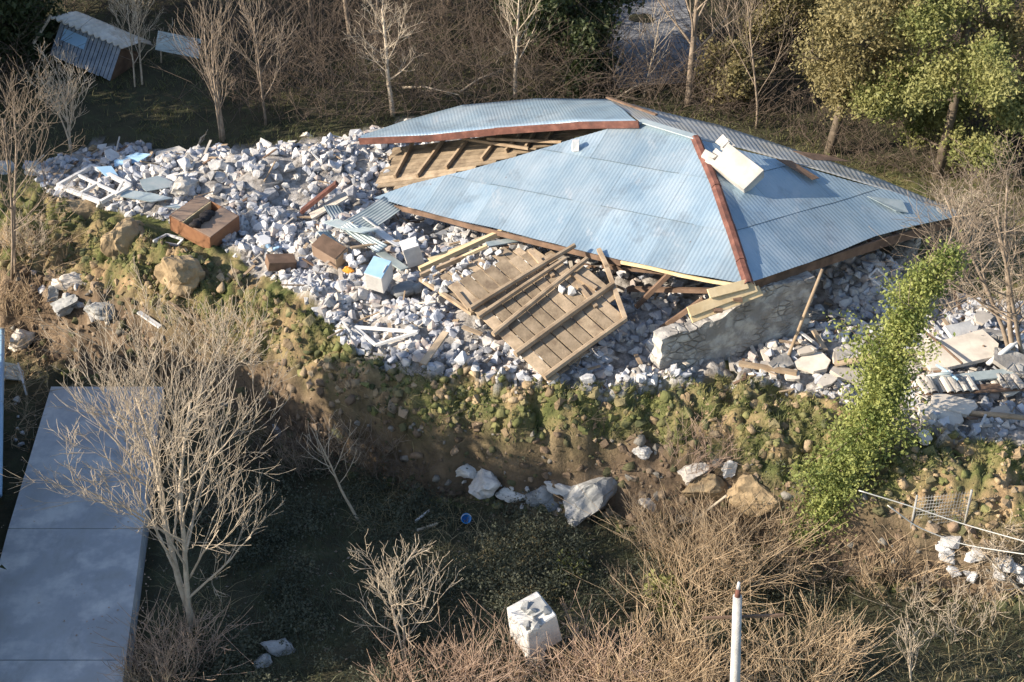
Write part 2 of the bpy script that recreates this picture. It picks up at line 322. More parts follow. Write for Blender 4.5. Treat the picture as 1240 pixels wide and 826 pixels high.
def inpoly(x, y, poly):
    r = np.zeros(np.shape(x), bool); n = len(poly)
    for i in range(n):
        x0, y0 = poly[i]; x1, y1 = poly[(i+1) % n]
        cnd = ((y0 > y) != (y1 > y)) & (x < (x1-x0)*(y-y0)/((y1-y0) if y1 != y0 else 1e-9)+x0); r ^= cnd
    return r
PA = [RB(*p) for p in [(30, 205), (120, 178), (240, 186), (330, 184), (400, 174), (470, 158), (560, 152), (700, 180), (850, 300), (900, 400), (870, 452), (800, 472), (700, 474), (600, 466), (520, 452), (430, 425), (350, 352), (300, 318), (200, 268), (60, 240)]]
PB = [RB(*p) for p in [(900, 380), (1000, 300), (1100, 360), (1240, 370), (1400, 380), (1400, 560), (1240, 535), (1110, 522), (1000, 475), (880, 455)]]
def proj(P):
    d = P-CAM; z = d@FW; return 620+FPX*d[..., 0]/z, 413-FPX*(d@UP)/z
def rub_mask(X, Y):
    wx = X+(fbm(X*1.2, Y*1.2, 3, 41)-.45)*1.4; wy = Y+(fbm(X*1.2, Y*1.2, 3, 42)-.45)*1.4
    return (inpoly(wx, wy, PA) | inpoly(wx, wy, PB)).astype(float)
ground()

# ------------------------------------------------------------------ drive, slab, road
def sheet(name, pts, zs, thick, mat):
    mb = MB(); n = len(pts); P = np.array([[p[0], p[1], z] for p, z in zip(pts, zs)]); Q = P-np.array([0, 0, thick])
    mb.add(np.concatenate([P, Q]), [tuple(range(n)), tuple(range(2*n-1, n-1, -1))]+[(i, i+n, (i+1) % n+n, (i+1) % n) for i in range(n)])
    return mb.build(name, mat)
def drive():
    mb = MB(); rows = [(468, 62, 198), (560, 34, 188), (660, 6, 172), (796, -34, 154)]
    def seg(r0, r1, g=0.012, dz=0.0):
        a, b, c, d = RB(r0[1], r0[0], -2.8), RB(r0[2], r0[0], -2.8), RB(r1[2], r1[0], -2.8), RB(r1[1], r1[0], -2.8)
        P = np.array([[a[0], a[1]-g], [b[0], b[1]-g], [c[0], c[1]+g], [d[0], d[1]+g]]); T = np.c_[P, np.full(4, -2.8+dz)]; B = np.c_[P, np.full(4, -3.7)]
        mb.add(np.r_[T, B], [(3, 2, 1, 0), (4, 5, 6, 7), (0, 1, 5, 4), (1, 2, 6, 5), (2, 3, 7, 6), (3, 0, 4, 7)])
    seg((468, 62, 198), (640, 10, 173)); seg((640, 10, 173), (799, -32, 152), dz=-.006); seg((799, -32, 152), (960, -80, 132), .03, dz=.004)
    o = mb.build('driveway', M['concrete']); tag(o, kind='structure')
    # low kerb beam on the drive's right edge
    mb = MB(); a = at(205, 470, -2.8); b = at(158, 826, -2.8)
    sheet('path', [RB(312, 492, -3.1), RB(345, 478, -3.1), RB(380, 500, -3.1), RB(372, 520, -3.1), RB(335, 524, -3.1)], [-2.85, -2.7, -2.8, -3, -3.05], .4, M['concrete'])['kind'] = 'structure'
drive()
def road():
    pts = [(700, -220), (735, -60), (765, 0), (785, 60), (815, 105)]
    mb = MB(); L_ = []; R_ = []
    cs = np.array([gnd(*p) for p in pts]); cs = np.array([[np.interp(s, np.arange(len(cs)), cs[:, k]) for k in range(3)] for s in np.linspace(0, len(cs)-1, 50)])
    d = np.gradient(cs, axis=0); nrm = np.stack([-d[:, 1], d[:, 0]], 1); nrm /= np.linalg.norm(nrm, axis=1)[:, None]
    V = []
    for i in range(50):
        for k in (-2.3, -1.1, 0, 1.1, 2.3):
            x = cs[i, 0]+nrm[i, 0]*k; y = cs[i, 1]+nrm[i, 1]*k; V.append((x, y, max(h1(x, y), h1(cs[i, 0], cs[i, 1]))+.12))
    mb.add(V, [(i*5+j, i*5+j+1, (i+1)*5+j+1, (i+1)*5+j) for i in range(49) for j in range(4)], 0, True)
    o = mb.build('road', M['road']); tag(o, kind='structure')
road()

# ------------------------------------------------------------------ house
def V3(*a): return np.array(a, float)
Bc = at(905, 343, 2.6); Ac = at(452, 240, .95); R1 = at(843, 168, 4.35); Cc = at(1160, 262, 2.2); R2 = at(775, 147, 4.25)
PF = plane3(Ac, Bc, R1); PR = plane3(Bc, Cc, R1)
house = empty('collapsed_house', (6.0, 4.0, 0), 'collapsed stone house under a large buckled pale blue corrugated metal roof', 'house')
def corrugated(name, poly_px, pl, e0, e1, rows, pitch, amp, mat, seed, sheetw=1.1, sag=.12, th=.003):
    rng = random.Random(seed)
    P = np.array([onp(x, y, pl) for x, y in poly_px]); o = np.array(e0); u = np.array(e1)-o; u /= np.linalg.norm(u)
    u = u-pl[1]*np.dot(u, pl[1]); u /= np.linalg.norm(u); v = np.cross(pl[1], u); v /= np.linalg.norm(v)
    if np.dot(P.mean(0)-o, v) < 0: v = -v
    uv = np.stack([(P-o)@u, (P-o)@v], 1); umin, umax = uv[:, 0].min(), uv[:, 0].max()
    step = pitch/6; us = np.arange(umin+.003, umax-.003, step)
    def span(uu):
        ts = []
        for i in range(len(uv)):
            a, b = uv[i], uv[(i+1) % len(uv)]
            if (a[0] <= uu) != (b[0] <= uu): ts.append(a[1]+(uu-a[0])/(b[0]-a[0])*(b[1]-a[1]))
        return (min(ts), max(ts)) if len(ts) > 1 else None
    sp = [span(x) for x in us]; mb = MB(); tones = []; vmax = uv[:, 1].max(); vmin = uv[:, 1].min()
    off = rng.uniform(0, 50)
    for r in range(rows):
        v0 = vmin+(vmax-vmin)*r/rows; v1 = vmin+(vmax-vmin)*(r+1)/rows
        prev = None; ci = 0
        cnt = int((umax-umin)/sheetw)+2
        tilt = [(0, 0, rng.uniform(.86, 1.07), rng.uniform(-.01, .01)) for _ in range(cnt)]
        cols = []; cs = []
        for k, uu in enumerate(us):
            if sp[k] is None: cols.append(None); continue
            sh = int((uu-umin+r*.33)/sheetw); tl = tilt[min(sh, cnt-1)]
            a = max(v0-.02+(tl[3] if r else 0), sp[k][0]); b = min(v1, sp[k][1])
            if b-a < .01: cols.append(None); continue
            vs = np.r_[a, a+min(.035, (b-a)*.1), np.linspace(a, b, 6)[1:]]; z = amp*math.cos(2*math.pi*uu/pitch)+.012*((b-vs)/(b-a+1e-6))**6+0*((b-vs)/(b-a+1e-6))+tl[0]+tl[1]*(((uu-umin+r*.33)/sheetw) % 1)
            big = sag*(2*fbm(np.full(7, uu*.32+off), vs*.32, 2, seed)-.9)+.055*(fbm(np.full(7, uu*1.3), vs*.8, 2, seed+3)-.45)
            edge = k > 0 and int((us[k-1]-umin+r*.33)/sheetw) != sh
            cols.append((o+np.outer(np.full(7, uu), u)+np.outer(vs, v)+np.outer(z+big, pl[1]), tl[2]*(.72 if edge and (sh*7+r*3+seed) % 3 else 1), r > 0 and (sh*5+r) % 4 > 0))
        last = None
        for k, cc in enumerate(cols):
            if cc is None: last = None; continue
            mb.v.append(cc[0]); base = mb.n; mb.n += 7; tones += [cc[1]*(.42 if cc[2] else 1)]+[cc[1]]*6  # lap edge coloured darker, standing in for shade under the upper sheet
            if last is not None:
                for j in range(6): mb.f.append([last+j, base+j, base+j+1, last+j+1]); mb.m.append(0); mb.sm.append(True)
            last = base
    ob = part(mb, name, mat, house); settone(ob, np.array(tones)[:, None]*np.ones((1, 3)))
    sf = ob.modifiers.new('t', 'SOLIDIFY'); sf.thickness = th; sf.offset = -1; sf.use_rim = False
    return ob
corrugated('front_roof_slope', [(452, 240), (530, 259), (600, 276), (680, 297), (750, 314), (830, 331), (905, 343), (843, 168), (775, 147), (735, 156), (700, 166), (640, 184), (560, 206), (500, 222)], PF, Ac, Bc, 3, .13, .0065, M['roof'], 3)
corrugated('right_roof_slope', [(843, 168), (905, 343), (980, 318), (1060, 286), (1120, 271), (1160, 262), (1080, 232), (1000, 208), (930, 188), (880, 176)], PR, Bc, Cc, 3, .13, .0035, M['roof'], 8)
def ruled(A, B, nu, nv, amp, pitch, sagf=0.0):
    def rs(P, n):
        P = np.array(P); d = np.r_[0, np.cumsum(np.linalg.norm(np.diff(P, axis=0), axis=1))]; s = np.linspace(0, d[-1], n)
        return np.stack([np.interp(s, d, P[:, k]) for k in range(3)], 1), s
    a, s = rs(A, nu); b, _ = rs(B, nu); V = []
    for j in range(nv+1):
        t = j/nv; p = a*(1-t)+b*t; z = amp*np.cos(2*math.pi*s/pitch)+sagf*math.sin(math.pi*t)*(fbm(s*.6, s*0+t*2, 2, 5)-.3); p = p.copy(); p[:, 2] += z; V.append(p)
    mb = MB(); mb.add(np.concatenate(V), [(j*nu+i, j*nu+i+1, (j+1)*nu+i+1, (j+1)*nu+i) for j in range(nv) for i in range(nu-1)], 0, True); return mb
# back strip (sagged slope beyond the hip), greyer sheets
Ain = [onp(775, 147, PF), R1+V3(0, .05, -.02), at(900, 180, 3.9), at(1000, 208, 3.3), at(1080, 232, 2.8), at(1160, 262, 2.15)]
Bout = [at(737, 119, 3.35), at(800, 135, 3.3), at(870, 151, 3.1), at(960, 180, 2.8), at(1045, 208, 2.45), at(1158, 254, 2.0)]
o = part(ruled(Ain, Bout, 500, 6, .005, .17, -.1), 'back_roof_slope', M['roofback'], house); q = o.modifiers.new('t', 'SOLIDIFY'); q.thickness = .012
# torn upper left slope
Al = [at(436, 168, 1.75), at(520, 163, 2.3), at(600, 156, 3.0), at(700, 147, 3.9), at(772, 147, 4.35)]
Bl = [at(438, 164, 1.7), at(490, 146, 1.75), at(560, 127, 2.0), at(650, 119, 2.6), at(737, 120, 3.35)]
o = part(ruled(Al, Bl, 460, 8, .003, .13, .25), 'torn_roof_slope', M['roof'], house)
q = o.modifiers.new('t', 'SOLIDIFY'); q.thickness = .012; settone(o, np.full((len(o.data.vertices), 3), 1.12)); o['label'] = 'paler upper left roof sheet torn away from the main slope'
# rust red verge board along the tear
mb = MB()
for i in range(len(Al)-1):
    j = random.Random(i).uniform(-.03, .03)
    mb.beam(Al[i]+V3(-.03, -.05, -.1+j), Al[i+1]+V3(.05, -.05, -.1-j), .07, .24)
part(mb, 'verge_board', M['rust'], house, .01)
# hip cap, bent rusty sheet
mb = MB(); hp = [onp(*p, PF, .07) for p in [(843, 166), (853, 190), (868, 225), (884, 272), (898, 315), (907, 342)]]
for k in range(5):
    a, b = hp[k], hp[k+1]; d = b-a; d /= np.linalg.norm(d); s_ = np.cross(d, V3(0, 0, 1)); s_ /= np.linalg.norm(s_); wd = .15
    e = d*.06; lift = V3(0, 0, .03*(k % 2)+.02)
    V = [a-e+s_*wd-V3(0, 0, .1)+lift, a-e+s_*.06+lift, a-e-s_*.06+lift, a-e-s_*wd-V3(0, 0, .1)+lift, b+s_*wd-V3(0, 0, .1)+lift, b+s_*.06+lift, b-s_*.06+lift, b-s_*wd-V3(0, 0, .1)+lift]
    mb.add(V, [(0, 1, 5, 4), (1, 2, 6, 5), (2, 3, 7, 6)])
o = part(mb, 'hip_cap', M['rust'], house); q = o.modifiers.new('t', 'SOLIDIFY'); q.thickness = .015
# ridge cap between the two peaks
mb = MB(); mb.beam(R2+V3(0, 0, .04), R1+V3(0, 0, .05), .3, .03); part(mb, 'ridge_cap', M['roof'], house).data.materials[0] = M['grey_metal']
mb = MB(); mb.beam(at(735, 118, 3.45), at(795, 139, 4.0), .1, .06); part(mb, 'loose_batten', M['timberdk'], house)
# eave boards
def eave(a, b, n, name, mat, wd=.06, ht=.16, dz=-.12, seed=0, off=(0, 0)):
    rng = random.Random(seed); mb = MB(); P = [a+(b-a)*k/n+V3(off[0], off[1], dz+rng.uniform(-.03, .03)) for k in range(n+1)]
    for k in range(n): mb.beam(P[k], P[k+1], wd, ht)
    part(mb, name, mat, house)
eave(onp(456, 242, PF), onp(752, 315, PF), 7, 'eave_board', M['timberdk'], seed=1)
eave(onp(752, 315, PF), onp(903, 344, PF), 4, 'eave_board', M['timberyl'], .05, .1, -.1, seed=2)
eave(Bc, Cc, 6, 'fascia_board', M['timberdk'], .07, .3, -.2, 3, (-.1, .1))
# rafters and underside battens, exposed boarding in the tear
uF = (Bc-Ac)/np.linalg.norm(Bc-Ac); vF = np.cross(PF[1], uF)
if vF[1] < 0: vF = -vF
def rafters(poly, pl, e0, u, v, n, sp, name):
    P = np.array([onp(x, y, pl) for x, y in poly]); uv = np.stack([(P-e0)@u, (P-e0)@v], 1)
    for k in range(1, n):
        ts = []
        for i in range(len(uv)):
            p, q = uv[i], uv[(i+1) % len(uv)]
            if (p[0] <= k*sp) != (q[0] <= k*sp): ts.append(p[1]+(k*sp-p[0])/(q[0]-p[0])*(q[1]-p[1]))
        if len(ts) < 2 or max(ts)-min(ts) < .6: continue
        a = e0+u*(k*sp)+v*(min(ts)+.08); b = e0+u*(k*sp)+v*(max(ts)-.25); mb = MB(); mb.beam(a-pl[1]*.2, b-pl[1]*.2, .1, .14, pl[1]); part(mb, name, M['timberdk'], house)
rafters([(452, 240), (905, 343), (843, 168), (775, 147), (700, 166), (560, 206)], PF, Ac, uF, vF, 14, 1.02, 'rafter')
uR = (Cc-Bc)/np.linalg.norm(Cc-Bc); vR = np.cross(PR[1], uR); vR = vR if np.dot(R1-Bc, vR) > 0 else -vR
rafters([(843, 168), (905, 343), (1160, 262), (1000, 208)], PR, Bc, uR, vR, 8, 1.05, 'rafter')
PD = plane3(at(470, 222, .7), at(640, 186, 2.2), at(486, 176, 1.1))
def board_deck(root, name, pl, polypx, dpx, width, gap, mat, th=.035, seed=0, mind=.2, drop=0.0, tones=True):
    """boards clipped to a polygon lying on plane pl; dpx = two pixels giving the boards' direction"""
    rng = random.Random(seed); P = np.array([onp(x, y, pl) for x, y in polypx]); a, b = onp(*dpx[0], pl), onp(*dpx[1], pl)
    u = (b-a)/np.linalg.norm(b-a); v = np.cross(pl[1], u); uv = np.stack([(P-a)@u, (P-a)@v], 1); mb = MB(); tn = []
    t = uv[:, 1].min()
    while t < uv[:, 1].max():
        m_ = t+width/2; ts = []
        for i in range(len(uv)):
            p, q = uv[i], uv[(i+1) % len(uv)]
            if (p[1] <= m_) != (q[1] <= m_): ts.append(p[0]+(m_-p[1])/(q[1]-p[1])*(q[0]-p[0]))
        if len(ts) > 1 and max(ts)-min(ts) > mind and rng.random() > drop:
            l0, l1 = min(ts)+rng.uniform(-.06, .04), max(ts)+rng.uniform(-.04, .06); c0 = a+u*l0+v*m_; c1 = a+u*l1+v*m_
            mb.beam(c0+pl[1]*rng.uniform(-.01, .01), c1+pl[1]*rng.uniform(-.015, .015), width-gap, th, pl[1]); tn += [rng.uniform(.6, 1.2)]*8
        t += width
    o = part(mb, name, mat, root); settone(o, np.array(tn)[:, None]*np.ones((1, 3))); return o
board_deck(house, 'roof_boarding', PD, [(455, 225), (478, 178), (560, 170), (690, 152), (775, 148), (700, 166), (560, 208), (490, 228)], [(480, 180), (700, 153)], .22, .02, M['deck'], seed=4)
for k, (x0, y0, x1, y1) in enumerate([(478, 214, 500, 172), (505, 213, 538, 168), (540, 203, 568, 166), (583, 193, 606, 163), (612, 183, 632, 160), (637, 178, 650, 156), (662, 170, 672, 152)]):
    mb = MB(); mb.beam(onp(x0, y0, PD, .12), onp(x1, y1, PD, .12), .09, .13, PD[1]); part(mb, 'exposed_rafter', M['timber'], house)
for (x0, y0, x1, y1) in [(590, 168, 680, 172), (560, 168, 640, 180)]:
    mb = MB(); mb.beam(onp(x0, y0, PD, .25), onp(x1, y1, PD, .28), .07, .09); part(mb, 'broken_batten', M['timber'], house)

# walls: ragged stone wall below the front corner, low remains behind
def stonewall(name, a, b, hts, th, mat, seed=0, lean=0.0):
    rng = random.Random(seed); a = np.array(a); b = np.array(b); L_ = np.linalg.norm(b-a); d = (b-a)/L_; nrm = V3(-d[1], d[0], 0)
    nu = int(L_/.09); nv = 26; mb = MB(); G = []
    for side in (-1, 1):
        for i in range(nu+1):
            s = i/nu*L_; ht = np.interp(i/nu, np.linspace(0, 1, len(hts)), hts)+(fbm(np.array([s*2.]), np.array([1.]), 3, seed)[0]-.45)*.35
            ht = max(.05, ht)
            for j in range(nv+1):
                z = ht*j/nv
                nzv = mnoise.noise(Vector((s*2.4, z*2.9, side*3+seed)))*.06+mnoise.noise(Vector((s*7, z*9, side*3+seed)))*.028
                p = a+d*s+nrm*(side*th/2+side*nzv+lean*z)+V3(0, 0, z); p = p+d*(mnoise.noise(Vector((z*3, side, i > nu/2)))*.12 if i in (0, nu) else 0); G.append(p)
    m1 = (nu+1)*(nv+1); F = []
    for s_ in (0, 1):
        for i in range(nu):
            for j in range(nv):
                q = [s_*m1+i*(nv+1)+j, s_*m1+(i+1)*(nv+1)+j, s_*m1+(i+1)*(nv+1)+j+1, s_*m1+i*(nv+1)+j+1]; F.append(q if s_ == 0 else q[::-1])
    for i in range(nu): F.append([i*(nv+1)+nv, (i+1)*(nv+1)+nv, m1+(i+1)*(nv+1)+nv, m1+i*(nv+1)+nv])
    for i in (0, nu):
        for j in range(nv): F.append([i*(nv+1)+j, i*(nv+1)+j+1, m1+i*(nv+1)+j+1, m1+i*(nv+1)+j])
    mb.add(G, F, 0, False); return mb
w0 = at(793, 455, -.1); w1 = at(970, 412, -.1)
part(stonewall('w', w0, w1, [1.35, 1.5, 1.55, 1.9, 2.3, 2.3, 2.2], .5, None, 5), 'stone_wall', M['walls'], house)
b0 = at(990, 398, -.1); b1 = Cc+V3(-1, .5, -2.3)
part(stonewall('w', w1+V3(.05, .6, 0), V3(12.6, 3.9, -.1), [.5, .35, .3, .4, .9, 1.7], .5, None, 6), 'stone_wall', M['walls'], house)
part(stonewall('w', V3(1.0, 11.2, 0), V3(12.5, 4.6, 0), [1.6, 2.2, 2.4, 2.0, 1.9], .5, None, 7), 'stone_wall', M['walls'], house)
part(stonewall('w', V3(-3.5, 8.2, 0), V3(.5, 11, 0), [.3, .5, 1.2, 1.6], .5, None, 9), 'stone_wall', M['walls'], house)
# lean chimney lying on the hip
ch = onp(893, 206, PR, .32); mb = MB()
ax = onp(918, 216, PR)-onp(866, 176, PR); ax /= np.linalg.norm(ax); nn = PR[1]+V3(-.55, -.35, 0); nn -= ax*np.dot(nn, ax); nn /= np.linalg.norm(nn); sx = np.cross(nn, ax)
Mx = np.stack([ax, sx, nn], 1); mb.box(ch-nn*.02, (1.35, .82, .5), Mx, 0, .03); c_ = part(mb, 'chimney', M['chim'], house, .012)
mb = MB(); rng = random.Random(4)
for k in range(7): mb.box(ch-ax*(.75+rng.uniform(0, .22))+sx*rng.uniform(-.4, .4)+nn*rng.uniform(-.2, .25), (.3, .28, .2), Mx, 0, .06, rng)
o = part(mb, 'chimney_cap', M['chim'], house)
# small vent block on the front slope
vb = onp(697, 176, PF, .14); mb = MB(); mb.box(vb, (.22, .2, .34), None, 0, .02); part(mb, 'roof_vent', M['white'], house)
# lapped loose sheets on the right slope and rust patches
for k, (poly, mt, of) in enumerate([([(940, 193), (958, 195), (992, 216), (984, 218), (962, 206)], 'timberdk', .03), ([(960, 183), (1000, 188), (1030, 196), (985, 194)], 'timberdk', .12), ([(1050, 238), (1092, 243), (1100, 258), (1085, 256)], 'grey_metal', .06)]):
    mb = MB(); P = [onp(x, y, PR, of+.03*(i % 2)) for i, (x, y) in enumerate(poly)]; mb.add(P, [tuple(range(len(P)))]); o = part(mb, 'loose_sheet', M[mt], house); q = o.modifiers.new('t', 'SOLIDIFY'); q.thickness = .02
# yellow boards under the front corner
pb = plane3(at(835, 385, 2.0), at(920, 352, 2.35), at(860, 352, 2.5))
tb = empty('yellow_boards', at(878, 365, 1.9), 'stack of fresh yellow boards resting on the wall below the roof corner', 'boards')
for k, (x0, y0, x1, y1, wd) in enumerate([(836, 385, 921, 352, .3), (834, 378, 915, 347, .3), (858, 356, 905, 344, .28)]):
    mb = MB(); mb.beam(onp(x0, y0, pb, .07*k), onp(x1, y1, pb, .07*k), wd, .06, pb[1], 0, .01); part(mb, 'board', M['timberyl'], tb, .006)
for (x, y) in [(870, 376), (893, 363)]:
    mb = MB(); mb.box(onp(x, y, pb, .1), (.24, .12, .08), None, 0, .02); part(mb, 'metal_plate', M['timberdk'], tb)
# beams in the void under the eave
for (a, b) in [((770, 372, .9), (812, 330, 2.1)), ((800, 398, .6), (852, 362, 1.8)), ((730, 322, 1.5), (815, 330, 1.9)), ((760, 350, 1.0), (860, 352, 1.8))]:
    mb = MB(); mb.beam(at(*a), at(*b), .13, .13); part(mb, 'fallen_joist', M['timberdk'], house)

# ------------------------------------------------------------------ rubble
def hull(rng, n=13, sq=(1, .75, .6)):
    bm = bmesh.new()
    for _ in range(n):
        p = [rng.uniform(-1, 1) for _ in range(3)]; mx = max(abs(c) for c in p); k = rng.uniform(.85, 1)/mx if rng.random() < .85 else 1; k *= min(1, 1.45/(math.sqrt(sum(c*c for c in p))*k))
        bm.verts.new([p[i]*k*sq[i]*.5 for i in range(3)])
    bmesh.ops.convex_hull(bm, input=bm.verts[:])
    for v in [v for v in bm.verts if not v.link_faces]: bm.verts.remove(v)
    bm.verts.index_update(); V = np.array([v.co[:] for v in bm.verts]); F = [[v.index for v in f.verts] for f in bm.faces]; bm.free(); return V, F
rg = random.Random(11)
HULL = [hull(rg, rg.choice((12, 16, 22)), (1, rg.uniform(.6, .95), rg.uniform(.45, .85))) for _ in range(26)]
def rotm(rng):
    q = Matrix.Rotation(rng.uniform(0, 6.28), 3, 'Z') @ Matrix.Rotation(rng.uniform(-.9, .9), 3, 'X') @ Matrix.Rotation(rng.uniform(-.9, .9), 3, 'Y'); return np.array(q)
def fill(name, n, poly, smin, smax, mat, seed, tones, rise=.2, sel=lambda x, y: (fbm(x*1.3, y*1.3, 3, 201) > .36), flat=1.0):
    rng = random.Random(seed); nr = np.random.RandomState(seed); P = np.array(poly); lo, hi = P.min(0), P.max(0)
    xy = nr.rand(n*6, 2)*(hi-lo)+lo; k = inpoly(xy[:, 0], xy[:, 1], poly)
    if sel is not None: k &= sel(xy[:, 0], xy[:, 1])
    xy = xy[k][:n]; hz = H(xy[:, 0], xy[:, 1]); mb = MB(); tn = []
    for (x, y), z in zip(xy, hz):
        V, F = HULL[rng.randrange(len(HULL))]; s = smin+(smax-smin)*rng.random()**2.8
        mb.add((V*s*np.array([1, 1, flat]))@rotm(rng).T+np.array([x, y, z+s*rise]), F); t = rng.choice(tones); j = rng.uniform(.85, 1.15); tn += [[c*j for c in t]]*len(V)
    o = mb.build(name, mat); settone(o, np.array(tn)); tag(o, kind='stuff'); return o
ST = [(1, 1, 1), (.9, .97, 1.08), (1.05, 1.0, .92), (.75, .8, .88), (.62, .66, .72), (1.15, 1.12, 1.08), (1.0, .88, .8), (.85, .9, 1.0)]
tag(fill('rubble', 15000, PA, .04, .42, M['stonefill'], 1, ST), 'loose grey white stone rubble spread round the collapsed house', 'rubble')
tag(fill('rubble', 5000, PB, .04, .38, M['stonefill'], 2, ST), 'loose pale rubble between the right wall and the grassy bank', 'rubble')
# individually built stones
smesh = []
for i in range(14):
    for mk_ in ('stone', 'stone', 'plaster')[:2 if i % 3 else 3]:
        V, F = HULL[i]; mb = MB(); mb.add(V, F); o = mb.build('rubble_stone', M[mk_]); smesh.append(o.data); bpy.data.objects.remove(o)
def stones(n, pxpoly, smin, smax, label, group, seed, name='rubble_stone', cat='stone', meshes=None, rise=.28, z=None):
    rng = random.Random(seed); P = np.array(pxpoly); k = 0; out = []; taken = []
    while k < n:
        px = rng.uniform(P[:, 0].min(), P[:, 0].max()); py = rng.uniform(P[:, 1].min(), P[:, 1].max())
        if not inpoly(np.array([px]), np.array([py]), pxpoly)[0]: continue
        g = gnd(px, py); s = smin+(smax-smin)*rng.random()**1.8
        if any((g[0]-t[0])**2+(g[1]-t[1])**2 < (.4*(s+t[2]))**2 for t in taken) and rng.random() < .85: continue
        taken.append((g[0], g[1], s)); o = bpy.data.objects.new(name, rng.choice(meshes or smesh)); C.objects.link(o)
        o.location = (g[0], g[1], g[2]+s*rise); o.scale = (s, s*rng.uniform(.8, 1.1), s*rng.uniform(.8, 1.1)); o.rotation_euler = (rng.uniform(-.6, .6), rng.uniform(-.6, .6), rng.uniform(0, 6.28))
        tag(o, label, cat, group); k += 1
stones(125, [(130, 190), (240, 190), (400, 170), (455, 160), (470, 180), (440, 235), (350, 290), (300, 300), (260, 235), (210, 240), (150, 225)], .3, .62, 'bluish white stone in the big heap left of the torn roof', 'stones heaped left of the roof', 21)
stones(50, [(350, 330), (420, 335), (500, 345), (560, 400), (640, 455), (520, 445), (430, 415), (370, 385), (345, 350)], .2, .42, 'small white stone on the rubble slope below the brown cabinets', 'stones on the slope below the cabinets', 22)
stones(26, [(690, 462), (760, 395), (800, 400), (795, 468)], .25, .45, 'pale stone beside the low right corner of the wooden panel', 'stones right of the wooden panel', 23)
stones(16, [(480, 255), (560, 272), (600, 290), (560, 300), (500, 285)], .3, .5, 'pink grey stone lying under the drooping front eave', 'stones under the front eave', 24)
stones(36, [(985, 330), (1040, 320), (1100, 370), (1070, 410), (1000, 420), (975, 390)], .28, .5, 'grey stone in the shaded heap beside the right wall end', 'stones right of the wall', 25)
bmesh_ = []
for i in range(8):
    bm = bmesh.new(); bmesh.ops.create_icosphere(bm, subdivisions=4, radius=.5); r_ = random.Random(i+70); of = Vector((i*7.3, 2, 5)); pl_ = [(Vector((r_.gauss(0, 1), r_.gauss(0, 1), r_.gauss(0, 1))).normalized(), r_.uniform(.2, .38)) for _ in range(11)]
    for v in bm.verts:
        for nrm, dd in pl_:
            q = v.co.dot(nrm)
            if q > dd: v.co -= nrm*(q-dd)
        v.co *= 1.25*(1+.3*mnoise.noise(v.co*2.4+of)+.16*mnoise.noise(v.co*7+of)+.07*mnoise.noise(v.co*18+of))
    me = bpy.data.meshes.new('boulder'); bm.to_mesh(me); bm.free(); me.materials.append(M['boulder']); bmesh_.append(me)
def boulder(px, py, s, label, mat='boulder', k=0, rot=(0, 0, 0), group=None, sc=(1, .8, .8)):
    g = gnd(px, py); me = bmesh_[k % 8]
    if mat != 'boulder': me = me.copy(); me.materials[0] = M[mat]
    o = bpy.data.objects.new('boulder', me); C.objects.link(o); o.location = (g[0], g[1], g[2]+s*.12); o.scale = tuple(s*c for c in sc); o.rotation_euler = rot; tag(o, label, 'boulder', group); return o
boulder(716, 606, 2.0, 'large pale grey boulder at the foot of the bank', k=0, rot=(.3, -.5, .6), sc=(1.1, .6, .8))
boulder(590, 586, 1.1, 'blocky grey boulder with a bright top at the bank foot', 'plaster', k=1, rot=(.1, .3, .2))
boulder(568, 573, .8, 'leftmost white block at the foot of the bank', 'plaster', k=2, rot=(0, 0, .5))
boulder(622, 602, .7, 'bluish white rock lying between blocky rocks and the large boulder', 'plaster', k=3, sc=(1.1, .7, .5))
boulder(655, 606, 1.2, 'dark grey angular rock left of the large pale boulder', k=4, sc=(1, .7, .6))
boulder(682, 597, .95, 'thin upright white rock touching the large pale boulder', 'plaster', k=5, rot=(.9, .5, 0), sc=(1, .4, .6))
boulder(776, 548, .5, 'white stone perched on the bank edge above the large boulder', 'plaster', k=6)
boulder(785, 612, .6, 'pinkish stone in dry twigs right of the large boulder', 'slab', k=2)
boulder(94, 345, .95, 'long rounded pale boulder in the slump on the left', 'slab', k=3, rot=(0, 0, .3), sc=(1.2, .6, .55))
boulder(84, 372, .9, 'grey boulder below the long rounded one in the left slump', k=5)
boulder(120, 378, 1.0, 'blue grey boulder rightmost in the left slump', k=6, sc=(1, .7, .6))
boulder(66, 358, .6, 'small grey boulder leftmost of the slump boulders', k=7)
boulder(28, 412, 1.0, 'pale block above the blue pipe at the left edge', 'slab', k=1)
boulder(338, 787, .95, 'lone dark boulder in the shaded grass right of the driveway', k=2, sc=(1, .7, .45))
boulder(318, 805, .5, 'small dark stone beside the lone boulder in shaded grass', k=4)
boulder(860, 595, 1.3, 'ochre boulder of clay on the sunlit part of the bank', 'ochre', k=0)
boulder(920, 605, 1.3, 'yellow clay boulder left of the ivy trunk', 'ochre', k=3)
boulder(843, 575, .8, 'pale pinkish rock on top of the sunlit clay', 'slab', k=5)
boulder(884, 570, .55, 'bluish white rock between the two clay boulders', 'plaster', k=7)
boulder(225, 228, 1.1, 'cream coloured masonry lump left of the wardrobe in the heap', 'chim', k=1, sc=(1.1, .9, .7))
boulder(100, 262, 1.5, 'ochre clay boulder below the white window frame', 'ochre', k=2, sc=(1.2, .8, .8))
boulder(150, 300, 1.7, 'large sunlit clay boulder left of the wardrobe on the bank', 'ochre', k=4, sc=(1, .9, .9))
boulder(215, 335, 1.5, 'clay boulder directly below the wardrobe', 'ochre', k=6, sc=(1, .8, 1))
boulder(45, 210, .7, 'white stone near the left edge level with the window frame', 'slab', k=3)
